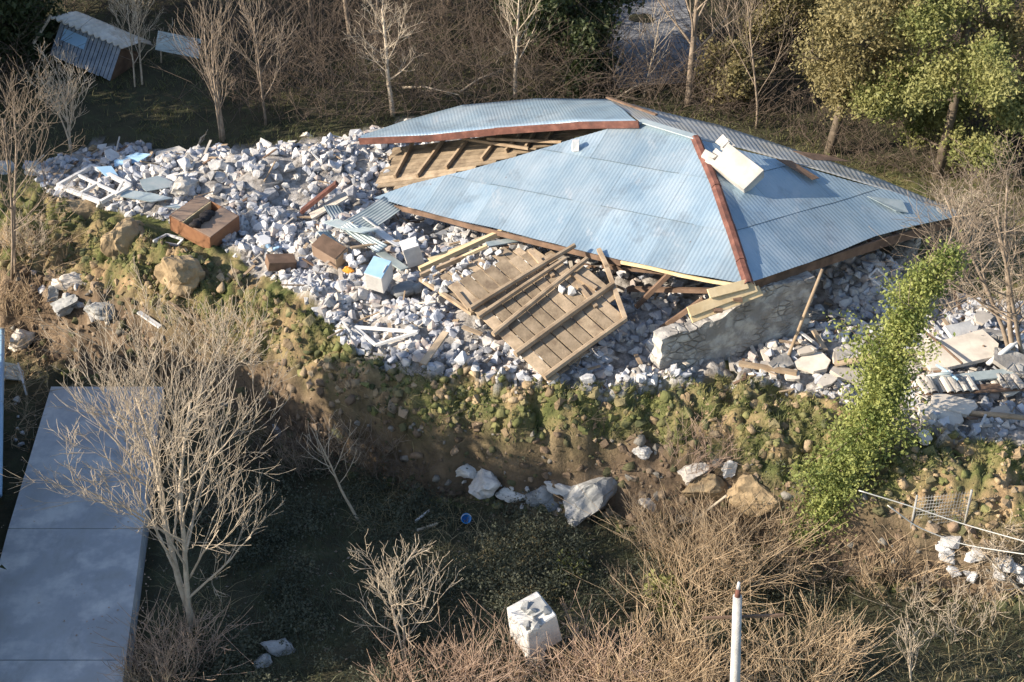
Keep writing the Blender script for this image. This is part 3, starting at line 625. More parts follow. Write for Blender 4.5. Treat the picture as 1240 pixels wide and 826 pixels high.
boulder(5, 205, .8, 'white rubble lump cut by the left photo edge', 'plaster', k=6)
boulder(115, 183, .6, 'yellow stone behind the blue sheets', 'ochre', k=1)
boulder(372, 166, .45, 'lone pale stone on the grass behind the rubble heap', 'slab', k=0)
stones(14, [(560, 585), (600, 580), (690, 605), (720, 625), (600, 615)], .15, .32, 'small stone among boulders at the foot of the bank', 'small stones at the bank foot', 31)
stones(14, [(1130, 650), (1180, 660), (1230, 680), (1240, 710), (1150, 700)], .3, .6, 'bluish rubble stone beside the wire fence panel', 'stones by the wire fence', 32)
stones(12, [(40, 330), (70, 330), (140, 380), (130, 395), (60, 380)], .2, .4, 'small grey stone among the boulders of the left slump', 'small stones in the left slump', 33)

def splinters(name, poly, n, seed, label):
    rng = random.Random(seed); nr_ = np.random.RandomState(seed); P = np.array(poly); xy = nr_.rand(n*5, 2)*(P.max(0)-P.min(0))+P.min(0); xy = xy[inpoly(xy[:, 0], xy[:, 1], poly)][:n]; mb = MB()
    for x, y in xy:
        L_ = rng.uniform(.2, .9); z = h1(x, y)+.12; d = V3(math.cos(rng.uniform(0, 6.28)), 0, 0); a = rng.uniform(0, 6.28); d = V3(math.cos(a), math.sin(a), rng.gauss(0, .25))*L_; mb.beam(V3(x, y, z), V3(x, y, z)+d, rng.uniform(.03, .12), rng.uniform(.015, .05), m=rng.choice([0, 0, 1, 2, 2, 3]))
    o = mb.build(name, [M['timber'], M['timberdk'], M['slab'], M['plaster']]); tag(o, label, 'splinters', kind='stuff')
splinters('wood_splinters', PA, 420, 61, 'small splinters and scraps of wood strewn through the rubble')
splinters('wood_splinters', PB, 330, 62, 'small wood scraps strewn over the debris on the right')
# earth clods and grass on the broken bank
nr = np.random.RandomState(5)
def clods():
    rng = random.Random(8); mb = MB(); tn = []; n = 0
    xs = nr.rand(45000)*34-17; c, e, t = bank(xs, xs*0); us = nr.rand(45000); ys = t-.4+(c-t+.6)*us
    hz = H(xs, ys); dm = drive_mask(xs, ys); ft = fbm(xs*1.0, ys*1.0, 3, 31)
    for i in range(45000):
        if dm[i] > 0 or n > 5600: continue
        on_face = t[i] < ys[i] < e[i]
        if on_face and rng.random() < .25: continue
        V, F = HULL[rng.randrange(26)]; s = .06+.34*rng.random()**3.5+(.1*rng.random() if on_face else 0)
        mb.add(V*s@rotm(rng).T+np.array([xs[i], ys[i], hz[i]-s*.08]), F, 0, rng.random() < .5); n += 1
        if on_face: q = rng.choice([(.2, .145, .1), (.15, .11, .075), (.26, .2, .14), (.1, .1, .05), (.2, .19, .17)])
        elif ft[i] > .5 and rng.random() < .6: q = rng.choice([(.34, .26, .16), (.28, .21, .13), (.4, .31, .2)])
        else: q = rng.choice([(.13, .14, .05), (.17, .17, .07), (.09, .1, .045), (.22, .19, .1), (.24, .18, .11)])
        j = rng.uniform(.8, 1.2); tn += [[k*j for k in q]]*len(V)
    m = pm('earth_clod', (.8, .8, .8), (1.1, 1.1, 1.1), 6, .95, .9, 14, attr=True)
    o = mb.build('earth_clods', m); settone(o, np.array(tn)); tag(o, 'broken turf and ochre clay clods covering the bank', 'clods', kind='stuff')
clods()
def blades(name, xy, hmin, hmax, wdt, mat, label, seed, lean=.5, cat='grass'):
    r = np.random.RandomState(seed); n = len(xy); z = H(xy[:, 0], xy[:, 1]); L_ = hmin+(hmax-hmin)*r.rand(n)**1.6; a = r.rand(n)*6.283; b = r.rand(n)*6.283; ln = lean*r.rand(n)
    base = np.stack([xy[:, 0], xy[:, 1], z-.03], 1); s = np.stack([np.cos(a), np.sin(a), 0*a], 1)*wdt; d = np.stack([np.cos(b)*ln, np.sin(b)*ln, np.ones(n)], 1)*L_[:, None]
    mid = base+d*.55; tip = base+d*[1, 1, .85]+np.stack([np.cos(b), np.sin(b), 0*b], 1)*(ln*L_*.5)[:, None]
    V = np.stack([base-s, base+s, mid+s*.7, mid-s*.7, tip], 1).reshape(-1, 3); i = np.arange(n)*5
    F = np.concatenate([np.stack([i, i+1, i+2, i+3], 1)]).tolist()+np.stack([i+3, i+2, i+4], 1).tolist()
    mb = MB(); mb.add(V, F); o = mb.build(name, mat); tag(o, label, cat, kind='stuff'); return o
def scatter(n, x0, x1, y0, y1, seed, fn): 
    r = np.random.RandomState(seed); xy = np.stack([r.rand(n)*(x1-x0)+x0, r.rand(n)*(y1-y0)+y0], 1); k = fn(xy[:, 0], xy[:, 1], r); return xy[k]
def notdrive(x, y): return drive_mask(x, y) < .02
lowxy = scatter(90000, -13, 14, -15, -1, 1, lambda x, y, r: (y < bank(x, y)[2]+.3) & notdrive(x, y) & (fbm(x*.8, y*.8, 3, 51) > r.rand(len(x))*.55+.2))
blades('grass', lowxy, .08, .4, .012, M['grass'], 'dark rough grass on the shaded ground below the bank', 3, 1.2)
dry = scatter(26000, -13, 15, -15, -1.5, 2, lambda x, y, r: (y < bank(x, y)[2]+.6) & notdrive(x, y) & (fbm(x*.5, y*.5, 3, 71) > .48))
blades('dry_grass', dry, .12, .55, .009, M['drygrass'], 'thin dry straw lying over the shaded ground below the bank', 4, 1.8)
bk = scatter(110000, -19, 19, -6, 2.5, 5, lambda x, y, r: (y > bank(x, y)[1]-.1) & (y < bank(x, y)[0]+.5) & (fbm(x*1.1, y*1.1, 3, 31) < .52))
bk2 = scatter(90000, -19, 19, -5, 9, 6, lambda x, y, r: (y > bank(x, y)[1]-.1) & (y < bank(x, y)[0]+.4) & (fbm(x*1.1, y*1.1, 3, 31) < .5))
blades('bank_grass', np.r_[bk, bk2], .05, .26, .012, leafmat('bank_grass_blade', (.09, .115, .035), (.26, .25, .1), .9, .2), 'short yellow green turf on top of the broken bank', 7, .9)
backxy = scatter(90000, -24, 22, 8, 26, 8, lambda x, y, r: (~inpoly(x, y, PA)) & (fbm(x*.6, y*.6, 3, 61) > r.rand(len(x))*.5+.2))
blades('grass', backxy, .06, .35, .014, leafmat('back_grass_blade', (.09, .11, .04), (.2, .19, .08), .5, .2), 'rough grass on the slope behind the rubble and house', 9, 1.2)

# ------------------------------------------------------------------ trees and shrubs
MINR = .009
def grow(mb, p, d, L_, r, lev, rng, spread=.6, up=.12, kids=(4, 5, 4), n=5, t0=.3, wig=.1, tips=None):
    seg = 6 if lev > 1 else 4; pts = [np.array(p)]; d = np.array(d, float)/np.linalg.norm(d)
    for i in range(seg):
        d = d+np.array([rng.gauss(0, wig), rng.gauss(0, wig), rng.gauss(0, wig*.6)+up]); d /= np.linalg.norm(d); pts.append(pts[-1]+d*L_/seg)
    rad = np.linspace(r, max(MINR*.8, r*.35), seg+1); mb.tube(pts, rad, max(3, n), cap=False)
    if tips is not None and lev <= 1: tips += pts[1:]
    if lev == 0: return
    pts = np.array(pts); nk = kids[min(lev, len(kids))-1]
    for k in range(nk):
        t = t0+(1-t0)*(k+rng.random())/nk; i = min(int(t*seg), seg-1); f = t*seg-i; q = pts[i]*(1-f)+pts[i+1]*f; ax = pts[i+1]-pts[i]; ax /= np.linalg.norm(ax)
        v = np.array([rng.gauss(0, 1), rng.gauss(0, 1), rng.gauss(0, .7)]); v -= ax*np.dot(v, ax); v /= np.linalg.norm(v)+1e-9; a = spread*rng.uniform(.7, 1.4)
        grow(mb, q, ax*math.cos(a)+v*math.sin(a), L_*rng.uniform(.45, .75)*(1.15-.5*t), max(MINR, r*(1-.55*t)*.5), lev-1, rng, spread, up, kids, n-1, t0*.8, wig, tips)
def bare_tree(name, px, py, toppy, label, mat='bark', seed=0, r=.09, lean=(0, 0), stems=1, lev=3, spread=.55, kids=(5, 6, 6), up=.1, group=None, t0=.28, pos=None, height=None, wig=.13, trunkfrac=.75, minr=.0065, blen=.42):
    global MINR
    MINR = minr
    g = gnd(px, py) if pos is None else np.array([pos[0], pos[1], h1(*pos)])
    h = height or (aty(px, toppy, g[1])[2]-g[2]); rng = random.Random(seed)
    root = empty(name, g, label, 'tree', group); tr = MB(); br = MB(); H_ = h*trunkfrac
    for s in range(stems):
        q = g+(V3(rng.uniform(-.25, .25), rng.uniform(-.25, .25), 0) if s else 0)
        d = V3(lean[0]+(rng.uniform(-.22, .22) if stems > 1 else 0), lean[1]+(rng.uniform(-.2, .2) if stems > 1 else 0), 1); n = 9; pts = [q-V3(0, 0, .15)]; d /= np.linalg.norm(d)
        for i in range(n): d = d+np.array([rng.gauss(0, .04), rng.gauss(0, .04), 0.02]); d /= np.linalg.norm(d); pts.append(pts[-1]+d*H_/n)
        tr.tube(pts, np.linspace(r*(1 if s == 0 else .8), r*.3, n+1), 7); pts = np.array(pts); nk = kids[-1]+6
        for k in range(nk):
            t = t0+(1-t0)*(k+.5*rng.random())/nk; i = min(int(t*n), n-1); f = t*n-i; c = pts[i]*(1-f)+pts[i+1]*f; ax = pts[i+1]-pts[i]; ax /= np.linalg.norm(ax)
            a0 = k*2.4+rng.uniform(-.5, .5); v = V3(math.cos(a0), math.sin(a0), 0); a = spread*rng.uniform(.8, 1.5)
            grow(br, c, ax*math.cos(a)+v*math.sin(a), h*blen*rng.uniform(.6, 1.15)*(1.15-.6*t), r*(1-.6*t)*.42, lev-1, rng, spread, up, kids, 5, .25, wig)
    part(tr, 'trunk', M[mat], root); part(br, 'branches', M[mat], root); return root
bare_tree('bare_tree', 236, 758, 372, 'large pale leafless tree spreading beside the driveway', seed=3, r=.1, stems=2, lev=4, spread=.55, kids=(4, 4, 5, 8), up=.09, t0=.17, minr=.0058, blen=.46, wig=.11)
bare_tree('bare_tree', 437, 632, 462, 'small bare tree leaning left above the shaded grass', seed=5, r=.05, lean=(-.3, 0), lev=2, spread=.6, kids=(3, 4), t0=.5)
bare_tree('bare_tree', 476, 140, -40, 'pale bare tree standing behind the left end of the roof', seed=7, r=.11, lev=3, spread=.75, kids=(5, 6, 6), lean=(-.05, 0), t0=.35)
bare_tree('bare_tree', 624, 118, -60, 'straight bare tree standing behind the middle of the pale torn roof', seed=9, r=.1, lev=3, spread=.6, kids=(5, 5, 5), t0=.3)
bare_tree('bare_tree', 270, 172, -30, 'slender multi stemmed bare tree at the back edge of the rubble heap', mat='barkmd', seed=11, r=.06, stems=3, lev=2, spread=.5, kids=(5, 5))
bare_tree('bare_tree', 322, 152, -30, 'single thin bare tree in shade right of the multi stemmed one', mat='barkmd', seed=13, r=.06, lev=3, spread=.6, kids=(4, 5, 5))
bare_tree('bare_tree', 84, 182, 45, 'twiggy bare tree in front of the tilted hut', seed=15, r=.05, stems=3, lev=3, spread=.55, kids=(4, 4, 4))
bare_tree('bare_tree', 172, 103, -40, 'bare tree between the tilted hut and the grey metal sheet', seed=17, r=.05, stems=2, lev=3, spread=.5, kids=(4, 5, 4))
bare_tree('bare_tree', 916, 156, -60, 'thin bare tree rising just behind the ridge of the roof', seed=19, r=.06, lev=3, spread=.5, kids=(4, 5, 4), mat='barkmd')
bare_tree('bare_tree', 833, 128, -120, 'thick dark trunked tree right of the grey road bend', seed=21, r=.17, lev=3, spread=.6, kids=(4, 5, 5), mat='barkmd', t0=.35)
bare_tree('bare_tree', 780, 118, -20, 'thin bare tree between the road and the roof peak', seed=22, r=.04, lev=2, spread=.6, kids=(4, 5), mat='bark')
bare_tree('bare_tree', 15, 330, 60, 'tangled bare tree at the left edge above the slump', mat='barkmd', seed=23, r=.06, stems=3, lev=3, spread=.7, kids=(4, 4, 4))
bare_tree('bare_tree', 1232, 440, 150, 'sunlit bare tree at the right edge spreading over the roof corner', mat='barkmd', seed=25, r=.09, stems=3, lev=3, spread=.85, kids=(5, 5, 6), lean=(-.3, 0), t0=.2)
bare_tree('bare_tree', 1150, 330, 205, 'low bare tree touching the right tip of the roof', seed=27, r=.05, stems=3, lev=3, spread=.9, kids=(4, 4, 5), lean=(.1, 0), t0=.15)
bare_tree('bare_tree', 1255, 715, 600, 'bare tree with low sprawling branches at the lower right edge', seed=29, r=.05, stems=3, lev=3, spread=.9, kids=(4, 5, 5), lean=(-.9, 0), t0=.1, height=3.2)
bare_tree('bare_tree', 1105, 826, 742, 'small bare sapling at the bottom right in shaded grass', seed=31, r=.03, stems=2, lev=2, spread=.4, kids=(4, 4))
bare_tree('bare_tree', 490, 800, 640, 'small leafless tree left of the white block', seed=33, r=.035, stems=2, lev=3, spread=.6, kids=(4, 4, 4))
# the bare wood behind, a few shapes copied
protos = [bare_tree('bare_tree', 0, 0, 0, 'bare tree among the dim trees of the wood behind the clearing', seed=90+k, r=.12, lev=3, spread=.6, kids=(4, 5, 5), mat='barkmd', group='bare trees of the wood', pos=(-8+k*3, 19+k), height=11+k, t0=.25) for k in range(3)]
rng = random.Random(77); spots = []
for k in range(70):
    px = rng.uniform(-60, 1300); py = rng.uniform(-120, 70); g = at(px, py, .6 if py > 20 else 1.5)
    if (700 < px < 900 and py > -60) or (10 < px < 270 and py > 0): continue
    spots.append(g)
for k, g in enumerate(spots):
    src = protos[k % 3]; r = src.copy() if k >= 3 else src
    if k >= 3:
        C.objects.link(r)
        for chd in list(src.children):
            c = chd.copy(); C.objects.link(c); c.parent = r; c.matrix_parent_inverse = chd.matrix_parent_inverse.copy()
    r.location = (g[0], g[1], h1(g[0], g[1])-.05); s = rng.uniform(.7, 1.1); r.scale = (s, s, s); r.rotation_euler.z = rng.uniform(0, 6.28)
def thicket(name, n, x0, x1, y0, y1, hmin, hmax, mat, label, seed, keep=None, rad=.012, side=3):
    rng = random.Random(seed); mb = MB(); k = 0
    while k < n:
        x, y = rng.uniform(x0, x1), rng.uniform(y0, y1); z = h1(x, y); px, py = proj(np.array([x, y, z])); k += 1
        if keep and not keep(px, py, x, y): continue
        L_ = rng.uniform(hmin, hmax); d = V3(rng.gauss(0, .4), rng.gauss(0, .4), 1); pts = [V3(x, y, z-.1)]
        for i in range(4): d = d+V3(rng.gauss(0, .4), rng.gauss(0, .4), rng.gauss(-.05, .15)); d /= np.linalg.norm(d); pts.append(pts[-1]+d*L_/4)
        mb.tube(pts, np.linspace(rad, rad*.5, 5), 3, cap=False)
        for s in range(side):
            q = pts[rng.randint(1, 3)]; dd = d+V3(rng.gauss(0, .7), rng.gauss(0, .7), rng.gauss(.1, .3)); mb.tube([q, q+dd*L_*.18, q+dd*L_*.34+V3(0, 0, .08)], [rad*.6, rad*.5, rad*.4], 3, cap=False)
    o = mb.build(name, mat); tag(o, label, 'undergrowth', kind='stuff')
noroad = lambda px, py, x, y: not (735 < px < 850 and py < 105)
thicket('thicket', 3400, -24, 24, 15.5, 27, 1.2, 4.5, M['barkbr'], 'dense brown leafless brush below the trees of the wood', 3, lambda px, py, x, y: noroad(px, py, x, y) and not (900 < px < 1100 and py > 110) and not (20 < px < 262 and py > 35), .014, 4)
thicket('thicket', 2600, 3, 24, 5, 19, .6, 2.4, M['barkbr'], 'dim brush between the house and the road', 4, lambda px, py, x, y: (px > 800 and py < 118+(px-800)*.36) or (px > 1120 and py < 330 and py > 190), .012)
thicket('thicket', 500, 10.5, 20, -1, 6, .6, 1.9, M['bark'], 'tangle of sunlit bare twigs right of the house', 5, lambda px, py, x, y: px > 1085 and py < 385, .011, 5)
thicket('bank_scrub', 2600, -12, 8, -7, 4, .4, 1.1, M['barkbr'], 'dark brown scrub growing on the shaded face of the bank', 16, lambda px, py, x, y: bank(x, 0)[2]-.5 < y < bank(x, 0)[1]+.2 and 190 < px < 780 and fbm(np.array([x*.9]), np.array([y*.9]), 2, 77)[0] > (.34 if px < 520 else .4) and drive_mask(x, y) < .01, .009, 5)
thicket('thicket', 260, -19, -14, -1, 8, .6, 1.8, M['twig'], 'dry twigs along the left edge beside the rubble', 6, lambda px, py, x, y: px < 62+rng.random()*30, .011, 4)

def shrub(px, py, h, wd, n, label, mat='twig', seed=0, name='dry_bush', group=None):
    g = gnd(px, py); rng = random.Random(seed); mb = MB(); n = int(n*.72); h *= .88
    for k in range(n):
        a = rng.uniform(0, 6.28); rr = math.sqrt(rng.random())*wd*.45; q = g+V3(math.cos(a)*rr, math.sin(a)*rr, 0); q[2] = g[2]-.1
        out = rng.uniform(.1, .75)*rr/(wd*.45+1e-6); d = V3(math.cos(a)*out+rng.gauss(0, .18), math.sin(a)*out+rng.gauss(0, .18), 1); L_ = h*rng.uniform(.55, 1.1); pts = [q]
        for i in range(4): d = d+V3(rng.gauss(0, .26), rng.gauss(0, .26), -.03); d /= np.linalg.norm(d); pts.append(pts[-1]+d*L_/4)
        mb.tube(pts, np.linspace(.011, .005, 5), 3, cap=False)
        for s in range(8):
            i = rng.randint(1, 4); q2 = pts[i]; dd = d*.8+V3(rng.gauss(0, .55), rng.gauss(0, .55), rng.gauss(.1, .3)); e = L_*rng.uniform(.1, .26); mb.tube([q2, q2+dd*e, q2+dd*e*1.7+V3(0, 0, .05)], [.007, .006, .005], 3, cap=False)
    return top(mb, name, M[mat], label, 'bush', group, origin=list(g))
for i, a in enumerate([
    (212, 810, 1.7, 2.0, 110, 'dry beige bush round the foot of the large pale tree', 'twigred'),
    (175, 850, 1.3, 1.6, 80, 'dry bush in the bottom left corner touching the driveway', 'twig'),
    (510, 850, 1.5, 2.2, 130, 'reddish dry bush at the bottom left of the white block', 'twigred'),
    (585, 835, 1.7, 1.9, 110, 'pinkish dry bush directly left of the white block', 'twigred'),
    (655, 870, 1.2, 2.2, 110, 'low dry bush in front of the white block', 'twig'),
    (720, 850, 2.0, 2.2, 150, 'dense dry bush directly right of the white block', 'twigred'),
    (795, 840, 2.3, 2.2, 150, 'tall beige bush left of the concrete pole', 'twig'),
    (850, 850, 1.9, 2.0, 120, 'dry bush at the base of the concrete pole', 'twig'),
    (960, 840, 2.0, 2.4, 150, 'bushy straw coloured shrub right of the concrete pole', 'twig'),
    (1000, 800, 1.2, 1.4, 60, 'small straw shrub behind the bushy one at the bottom', 'twig'),
    (850, 720, 2.6, 2.4, 150, 'tall golden brush below the clay boulders', 'twig'),
    (910, 690, 1.9, 2.2, 130, 'golden brush left of the foot of the ivy trunk', 'twig'),
    (800, 660, 1.3, 1.4, 70, 'sparse twigs at the right end of the dark bank', 'twig'),
    (845, 552, 1.0, 1.8, 60, 'wispy twigs standing above the sunlit clay', 'twigred'),
    (1070, 700, 1.6, 2.0, 110, 'dry brown bush below the wire fence panel', 'twig'),
    (1150, 745, 1.0, 2.4, 90, 'low bleached brush behind the sprawling branches', 'bark'),
    (980, 700, 1.0, 1.6, 60, 'brown brush right under the ivy trunk', 'barkmd'),
    (285, 415, 1.3, 1.7, 80, 'straw coloured brush on the bank above the large tree', 'twig'),
    (235, 400, 1.0, 1.2, 50, 'pale brush at the left of the straw brush on the bank', 'twig'),
    (375, 560, 1.5, 2.0, 80, 'dark brown brush behind the small leaning tree', 'barkmd'),
    (445, 540, 1.2, 2.0, 80, 'dark brown brush against the bank right of the leaning tree', 'barkmd'),
    (30, 300, 1.1, 1.6, 70, 'tangled grey twigs left of the clay boulders', 'bark'),
    (20, 370, 1.1, 1.4, 60, 'beige brush at the left edge over the slump', 'twig'),
    (330, 505, 1.1, 2.0, 90, 'dark brown brush on the bank right of the concrete path piece', 'barkbr'),
    (400, 545, 1.1, 2.2, 90, 'dark brown brush on the bank just left of the leaning tree', 'barkbr'),
    (480, 560, .9, 2.2, 80, 'dark brush at the bank foot left of the white blocks', 'barkbr'),
    (300, 560, .9, 1.8, 60, 'low dark brush below the concrete path piece', 'barkbr'),
    (880, 640, 1.2, 1.8, 80, 'golden brush below the yellow clay boulder', 'twig'),
    (770, 720, .9, 1.6, 40, 'dark twigs at the edge of the shaded grass', 'barkmd'),
    (250, 620, 1.0, 1.4, 40, 'dim brush behind the trunk of the large pale tree', 'barkmd')]):
    shrub(*a[:6], mat=a[6], seed=200+i)

def leaves_at(P, n, size, spread, seed, keep=1.0):
    r = np.random.RandomState(seed); i = r.randint(0, len(P), n); c = np.array(P)[i]+r.normal(0, 1, (n, 3))*spread
    a = r.normal(0, 1, (n, 3)); a /= np.linalg.norm(a, axis=1)[:, None]; b = np.cross(a, r.normal(0, 1, (n, 3))); b /= np.linalg.norm(b, axis=1)[:, None]; s = size*(.5+.9*r.rand(n))[:, None]
    nn = np.cross(a, b)*s*.18
    V = np.stack([c-a*s*.7, c+b*s*.42+nn, c+a*s*.7, c-b*s*.42+nn], 1).reshape(-1, 3); k = np.arange(n)*4
    return V, np.stack([k, k+1, k+2, k+3], 1).tolist()
def leafy(name, px, py, toppy, crown, nleaf, label, leaf='green', bark='barkdk', seed=0, r=.12, size=.12, group=None, pos=None, height=None, clump=.3, cat='tree', hang=0.0):
    """crown: (half width m, bottom fraction). a trunk with limbs, leaves clumped round the limb ends"""
    g = gnd(px, py) if pos is None else np.array([pos[0], pos[1], h1(*pos)]); h = height or (aty(px, toppy, g[1])[2]-g[2]); rng = random.Random(seed)
    root = empty(name, g, label, cat, group); tr = MB(); tips = []; hw, bf = crown; n = 8; pts = [g-V3(0, 0, .15)]; d = V3(0, 0, 1)
    for i in range(n): d = d+V3(rng.gauss(0, .05), rng.gauss(0, .05), 0); d /= np.linalg.norm(d); pts.append(pts[-1]+d*h*.9/n)
    tr.tube(pts, np.linspace(r, r*.25, n+1), 7); P = np.array(pts)
    for k in range(22):
        t = bf+(1-bf)*(k+rng.random())/22; i = min(int(t*n), n-1); c = P[i]*(1-(t*n-i))+P[min(i+1, n)]*(t*n-i); a0 = k*2.4+rng.uniform(-.5, .5)
        prof = math.sin(math.pi*min(1, .15+.85*(t-bf)/(1-bf)))**.6; L_ = hw*rng.uniform(.55, 1.05)*max(.3, prof)
        grow(tr, c, V3(math.cos(a0), math.sin(a0), rng.uniform(-.1, .5)-hang), L_, r*.35, 1, rng, .7, .04-hang*.3, (5, 4), 5, .3, .14, tips)
    ck = [V3(rng.gauss(0, 1), rng.gauss(0, 1), rng.gauss(0, 1)) for _ in range(3)]; tips = [p for p in tips if mnoise.noise(Vector(p*.8)) > -.12 and rng.random() < .8]
    V, F = leaves_at(tips, nleaf, size, clump, seed+5); lf = MB(); lf.add(V, F)
    part(tr, 'trunk', M[bark], root); part(lf, 'crown', M[leaf], root); return root
leafy('evergreen_tree', 1135, 215, -230, (3.1, .06), 70000, 'tall bright green leafy tree hanging over the shaded ground at upper right', 'green', seed=1, r=.2, size=.1, clump=.26, hang=.25)
leafy('evergreen_tree', 1003, 186, -90, (2.7, .3), 28000, 'olive leaved tree with a dark trunk behind the roof', 'olive', seed=2, r=.2, size=.1, clump=.3)
leafy('evergreen_tree', 690, 92, -120, (2.9, .15), 16000, 'dark evergreen beside the grey road at the top middle', 'dkgreen', seed=3, r=.15, size=.16, clump=.3)
leafy('evergreen_tree', 712, 112, 72, (1.2, .05), 4000, 'low dark evergreen shrub below the road bend', 'dkgreen', seed=4, r=.06, size=.14, clump=.2)
leafy('evergreen_tree', 18, 80, -150, (2.6, .05), 13000, 'dark green tree in the upper left corner', 'dkgreen', seed=5, r=.15, size=.16, clump=.3)
leafy('evergreen_tree', 880, 120, 55, (1.6, .1), 5200, 'light green bush left of the thin tree behind the ridge', 'olive', seed=6, r=.06, size=.13, clump=.2)
leafy('evergreen_tree', 1245, 200, -160, (2.6, .08), 28000, 'olive brown leafy tree at the right edge behind the bare tree', 'olive', seed=7, r=.16, size=.1, clump=.3)
leafy('evergreen_tree', 955, 75, -150, (2.7, .05), 28000, 'pale olive tree behind the dark trunked one at the top', 'olive', seed=8, r=.16, size=.1, clump=.3)
leafy('green_bush', 803, 730, 700, (.6, .0), 900, 'small bright green bush in front of the golden brush', 'green', seed=9, r=.02, size=.1, clump=.12, cat='bush')
leafy('green_bush', 690, 690, 678, (.5, .0), 300, 'tiny green bush in the shaded grass above the white block', 'green', seed=10, r=.02, size=.1, clump=.12, cat='bush')
leafy('green_bush', 640, 40, -20, (1.6, .1), 4000, 'green bush behind the straight bare tree', 'dkgreen', seed=12, r=.06, size=.14, clump=.2, cat='bush')
# dead leaves and litter blown over the drive and the low ground
def litter(name, xy, z, size, mat, label, seed):
    P = np.c_[xy, z]; V, F = leaves_at(P, len(P), size, .0, seed); V = V.reshape(-1, 4, 3); c = V.mean(1, keepdims=True); V = c+(V-c)*[1, 1, .25]; mb = MB(); mb.add(V.reshape(-1, 3), F); tag(mb.build(name, mat), label, 'leaf litter', kind='stuff')
r_ = np.random.RandomState(4); q = r_.rand(2600, 2)*[6, 15]+[-15, -14]; dm = drive_mask(q[:, 0], q[:, 1]); e = (fbm(q[:, 0]*1.3, q[:, 1]*1.3, 3, 5)+.5*(1-dm) > .52+.2*r_.rand(len(q))) & (dm > .3); q = q[e][:420]
litter('leaf_litter', q, np.full(len(q), -2.785), .05, M['twigred'], 'dead leaves scattered over the concrete driveway', 3)
q = scatter(3500, -12, 14, -14, -2, 17, lambda x, y, r: (y < bank(x, y)[2]+1.5) & notdrive(x, y)); litter('leaf_litter', q, H(q[:, 0], q[:, 1])+.04, .07, M['barkmd'], 'brown dead leaves lying on the low ground', 5)
q = scatter(5200, -10, 9, -13, -2, 27, lambda x, y, r: (y < bank(x, y)[2]+.6) & notdrive(x, y) & (fbm(x*.7, y*.7, 3, 33) > .38+.2*r.rand(len(x)))); P = np.c_[q, H(q[:, 0], q[:, 1])+.08+.35*np.random.RandomState(1).rand(len(q))]
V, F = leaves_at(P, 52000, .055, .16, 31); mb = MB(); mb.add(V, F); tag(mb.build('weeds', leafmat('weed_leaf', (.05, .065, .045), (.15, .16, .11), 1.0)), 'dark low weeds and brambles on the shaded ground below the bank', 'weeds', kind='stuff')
# ivy clad leaning trunk
def ivy():
    a = gnd(975, 640); b = aty(1150, 318, a[1]+1.5); root = empty('ivy_clad_tree', a, 'leaning dead tree thickly covered in green ivy on the right', 'tree'); rng = random.Random(3); tr = MB(); tips = []
    mid = [a+(b-a)*t+V3(.25*math.sin(t*5), 0, .3*math.sin(t*3)) for t in np.linspace(0, 1, 12)]; mid[0] = a-V3(0, 0, .2)
    tr.tube(mid, np.linspace(.14, .05, 12), 7)
    for i in range(0, 12):
        for k in range(6 if i < 11 else 4): grow(tr, mid[i], V3(rng.gauss(0, .8), rng.gauss(0, .8), rng.gauss(.15, .5)), rng.uniform(.25, 1.05)*(1.3 if 1 < i < 8 else .75)*(.6+.9*((i*7) % 5)/5), .02, 0, rng, wig=.2, tips=tips)
    for i in (9, 10, 11):
        for k in range(5): grow(tr, mid[i], V3(rng.gauss(.5, .6), rng.gauss(0, .6), rng.gauss(.5, .4)), rng.uniform(1, 1.8), .02, 1, rng, wig=.15)
    V, F = leaves_at(tips+mid[1:], 20000, .075, .2, 9); lf = MB(); lf.add(V, F)
    V, F = leaves_at(mid[1:7], 8000, .075, .4, 10); lf.add(V, F)
    part(tr, 'trunk', M['barkmd'], root); part(lf, 'ivy_leaves', M['ivy'], root)
ivy()
# trees added outside the frame to shade the drive, bank and low ground
for k, (x, y, h, wd) in enumerate([(-18.5, -6.3, 11.4, 2.7), (-19, -9.0, 11.2, 2.8), (-18.5, -12.2, 9.2, 2.6), (-15.8, -8.0, 6.0, 1.9), (-16, -11.5, 6.2, 2.0), (-18.8, -3.4, 7.2, 2.4), (-19.5, -.6, 5.4, 2.2)]):
    leafy('evergreen_tree', 0, 0, 0, (wd, .02), 13000, ['rounded', 'broad', 'tall', 'low', 'small', 'dense', 'squat'][k]+' evergreen added out of view past the driveway to shade the low ground', 'dkgreen', seed=40+k, pos=(x, y), height=h, size=.24, clump=.4)
for k, (x, y, h, wd) in enumerate([(-25.5, 10.8, 9.0, 2.8), (-26.5, 14.5, 10, 3.0), (-25.5, 18.5, 10, 3.0), (-21.5, 22.0, 9, 2.8)]):  # more unseen trees, added to shade the ground behind on the left
    leafy('evergreen_tree', 0, 0, 0, (wd, .02), 13000, ['rounded', 'broad', 'tall', 'slim'][k]+' evergreen added out of view to shade the upper left of the clearing', 'dkgreen', seed=50+k, pos=(x, y), height=h, size=.24, clump=.4)

# ------------------------------------------------------------------ wreckage, furniture, timbers
def Rz(a, tx=0, ty=0): return np.array(Matrix.Rotation(math.radians(a), 3, 'Z') @ Matrix.Rotation(math.radians(tx), 3, 'X') @ Matrix.Rotation(math.radians(ty), 3, 'Y'))
def lift(px, py, dz=0.0): g = gnd(px, py); return at(px, py, g[2]+dz)
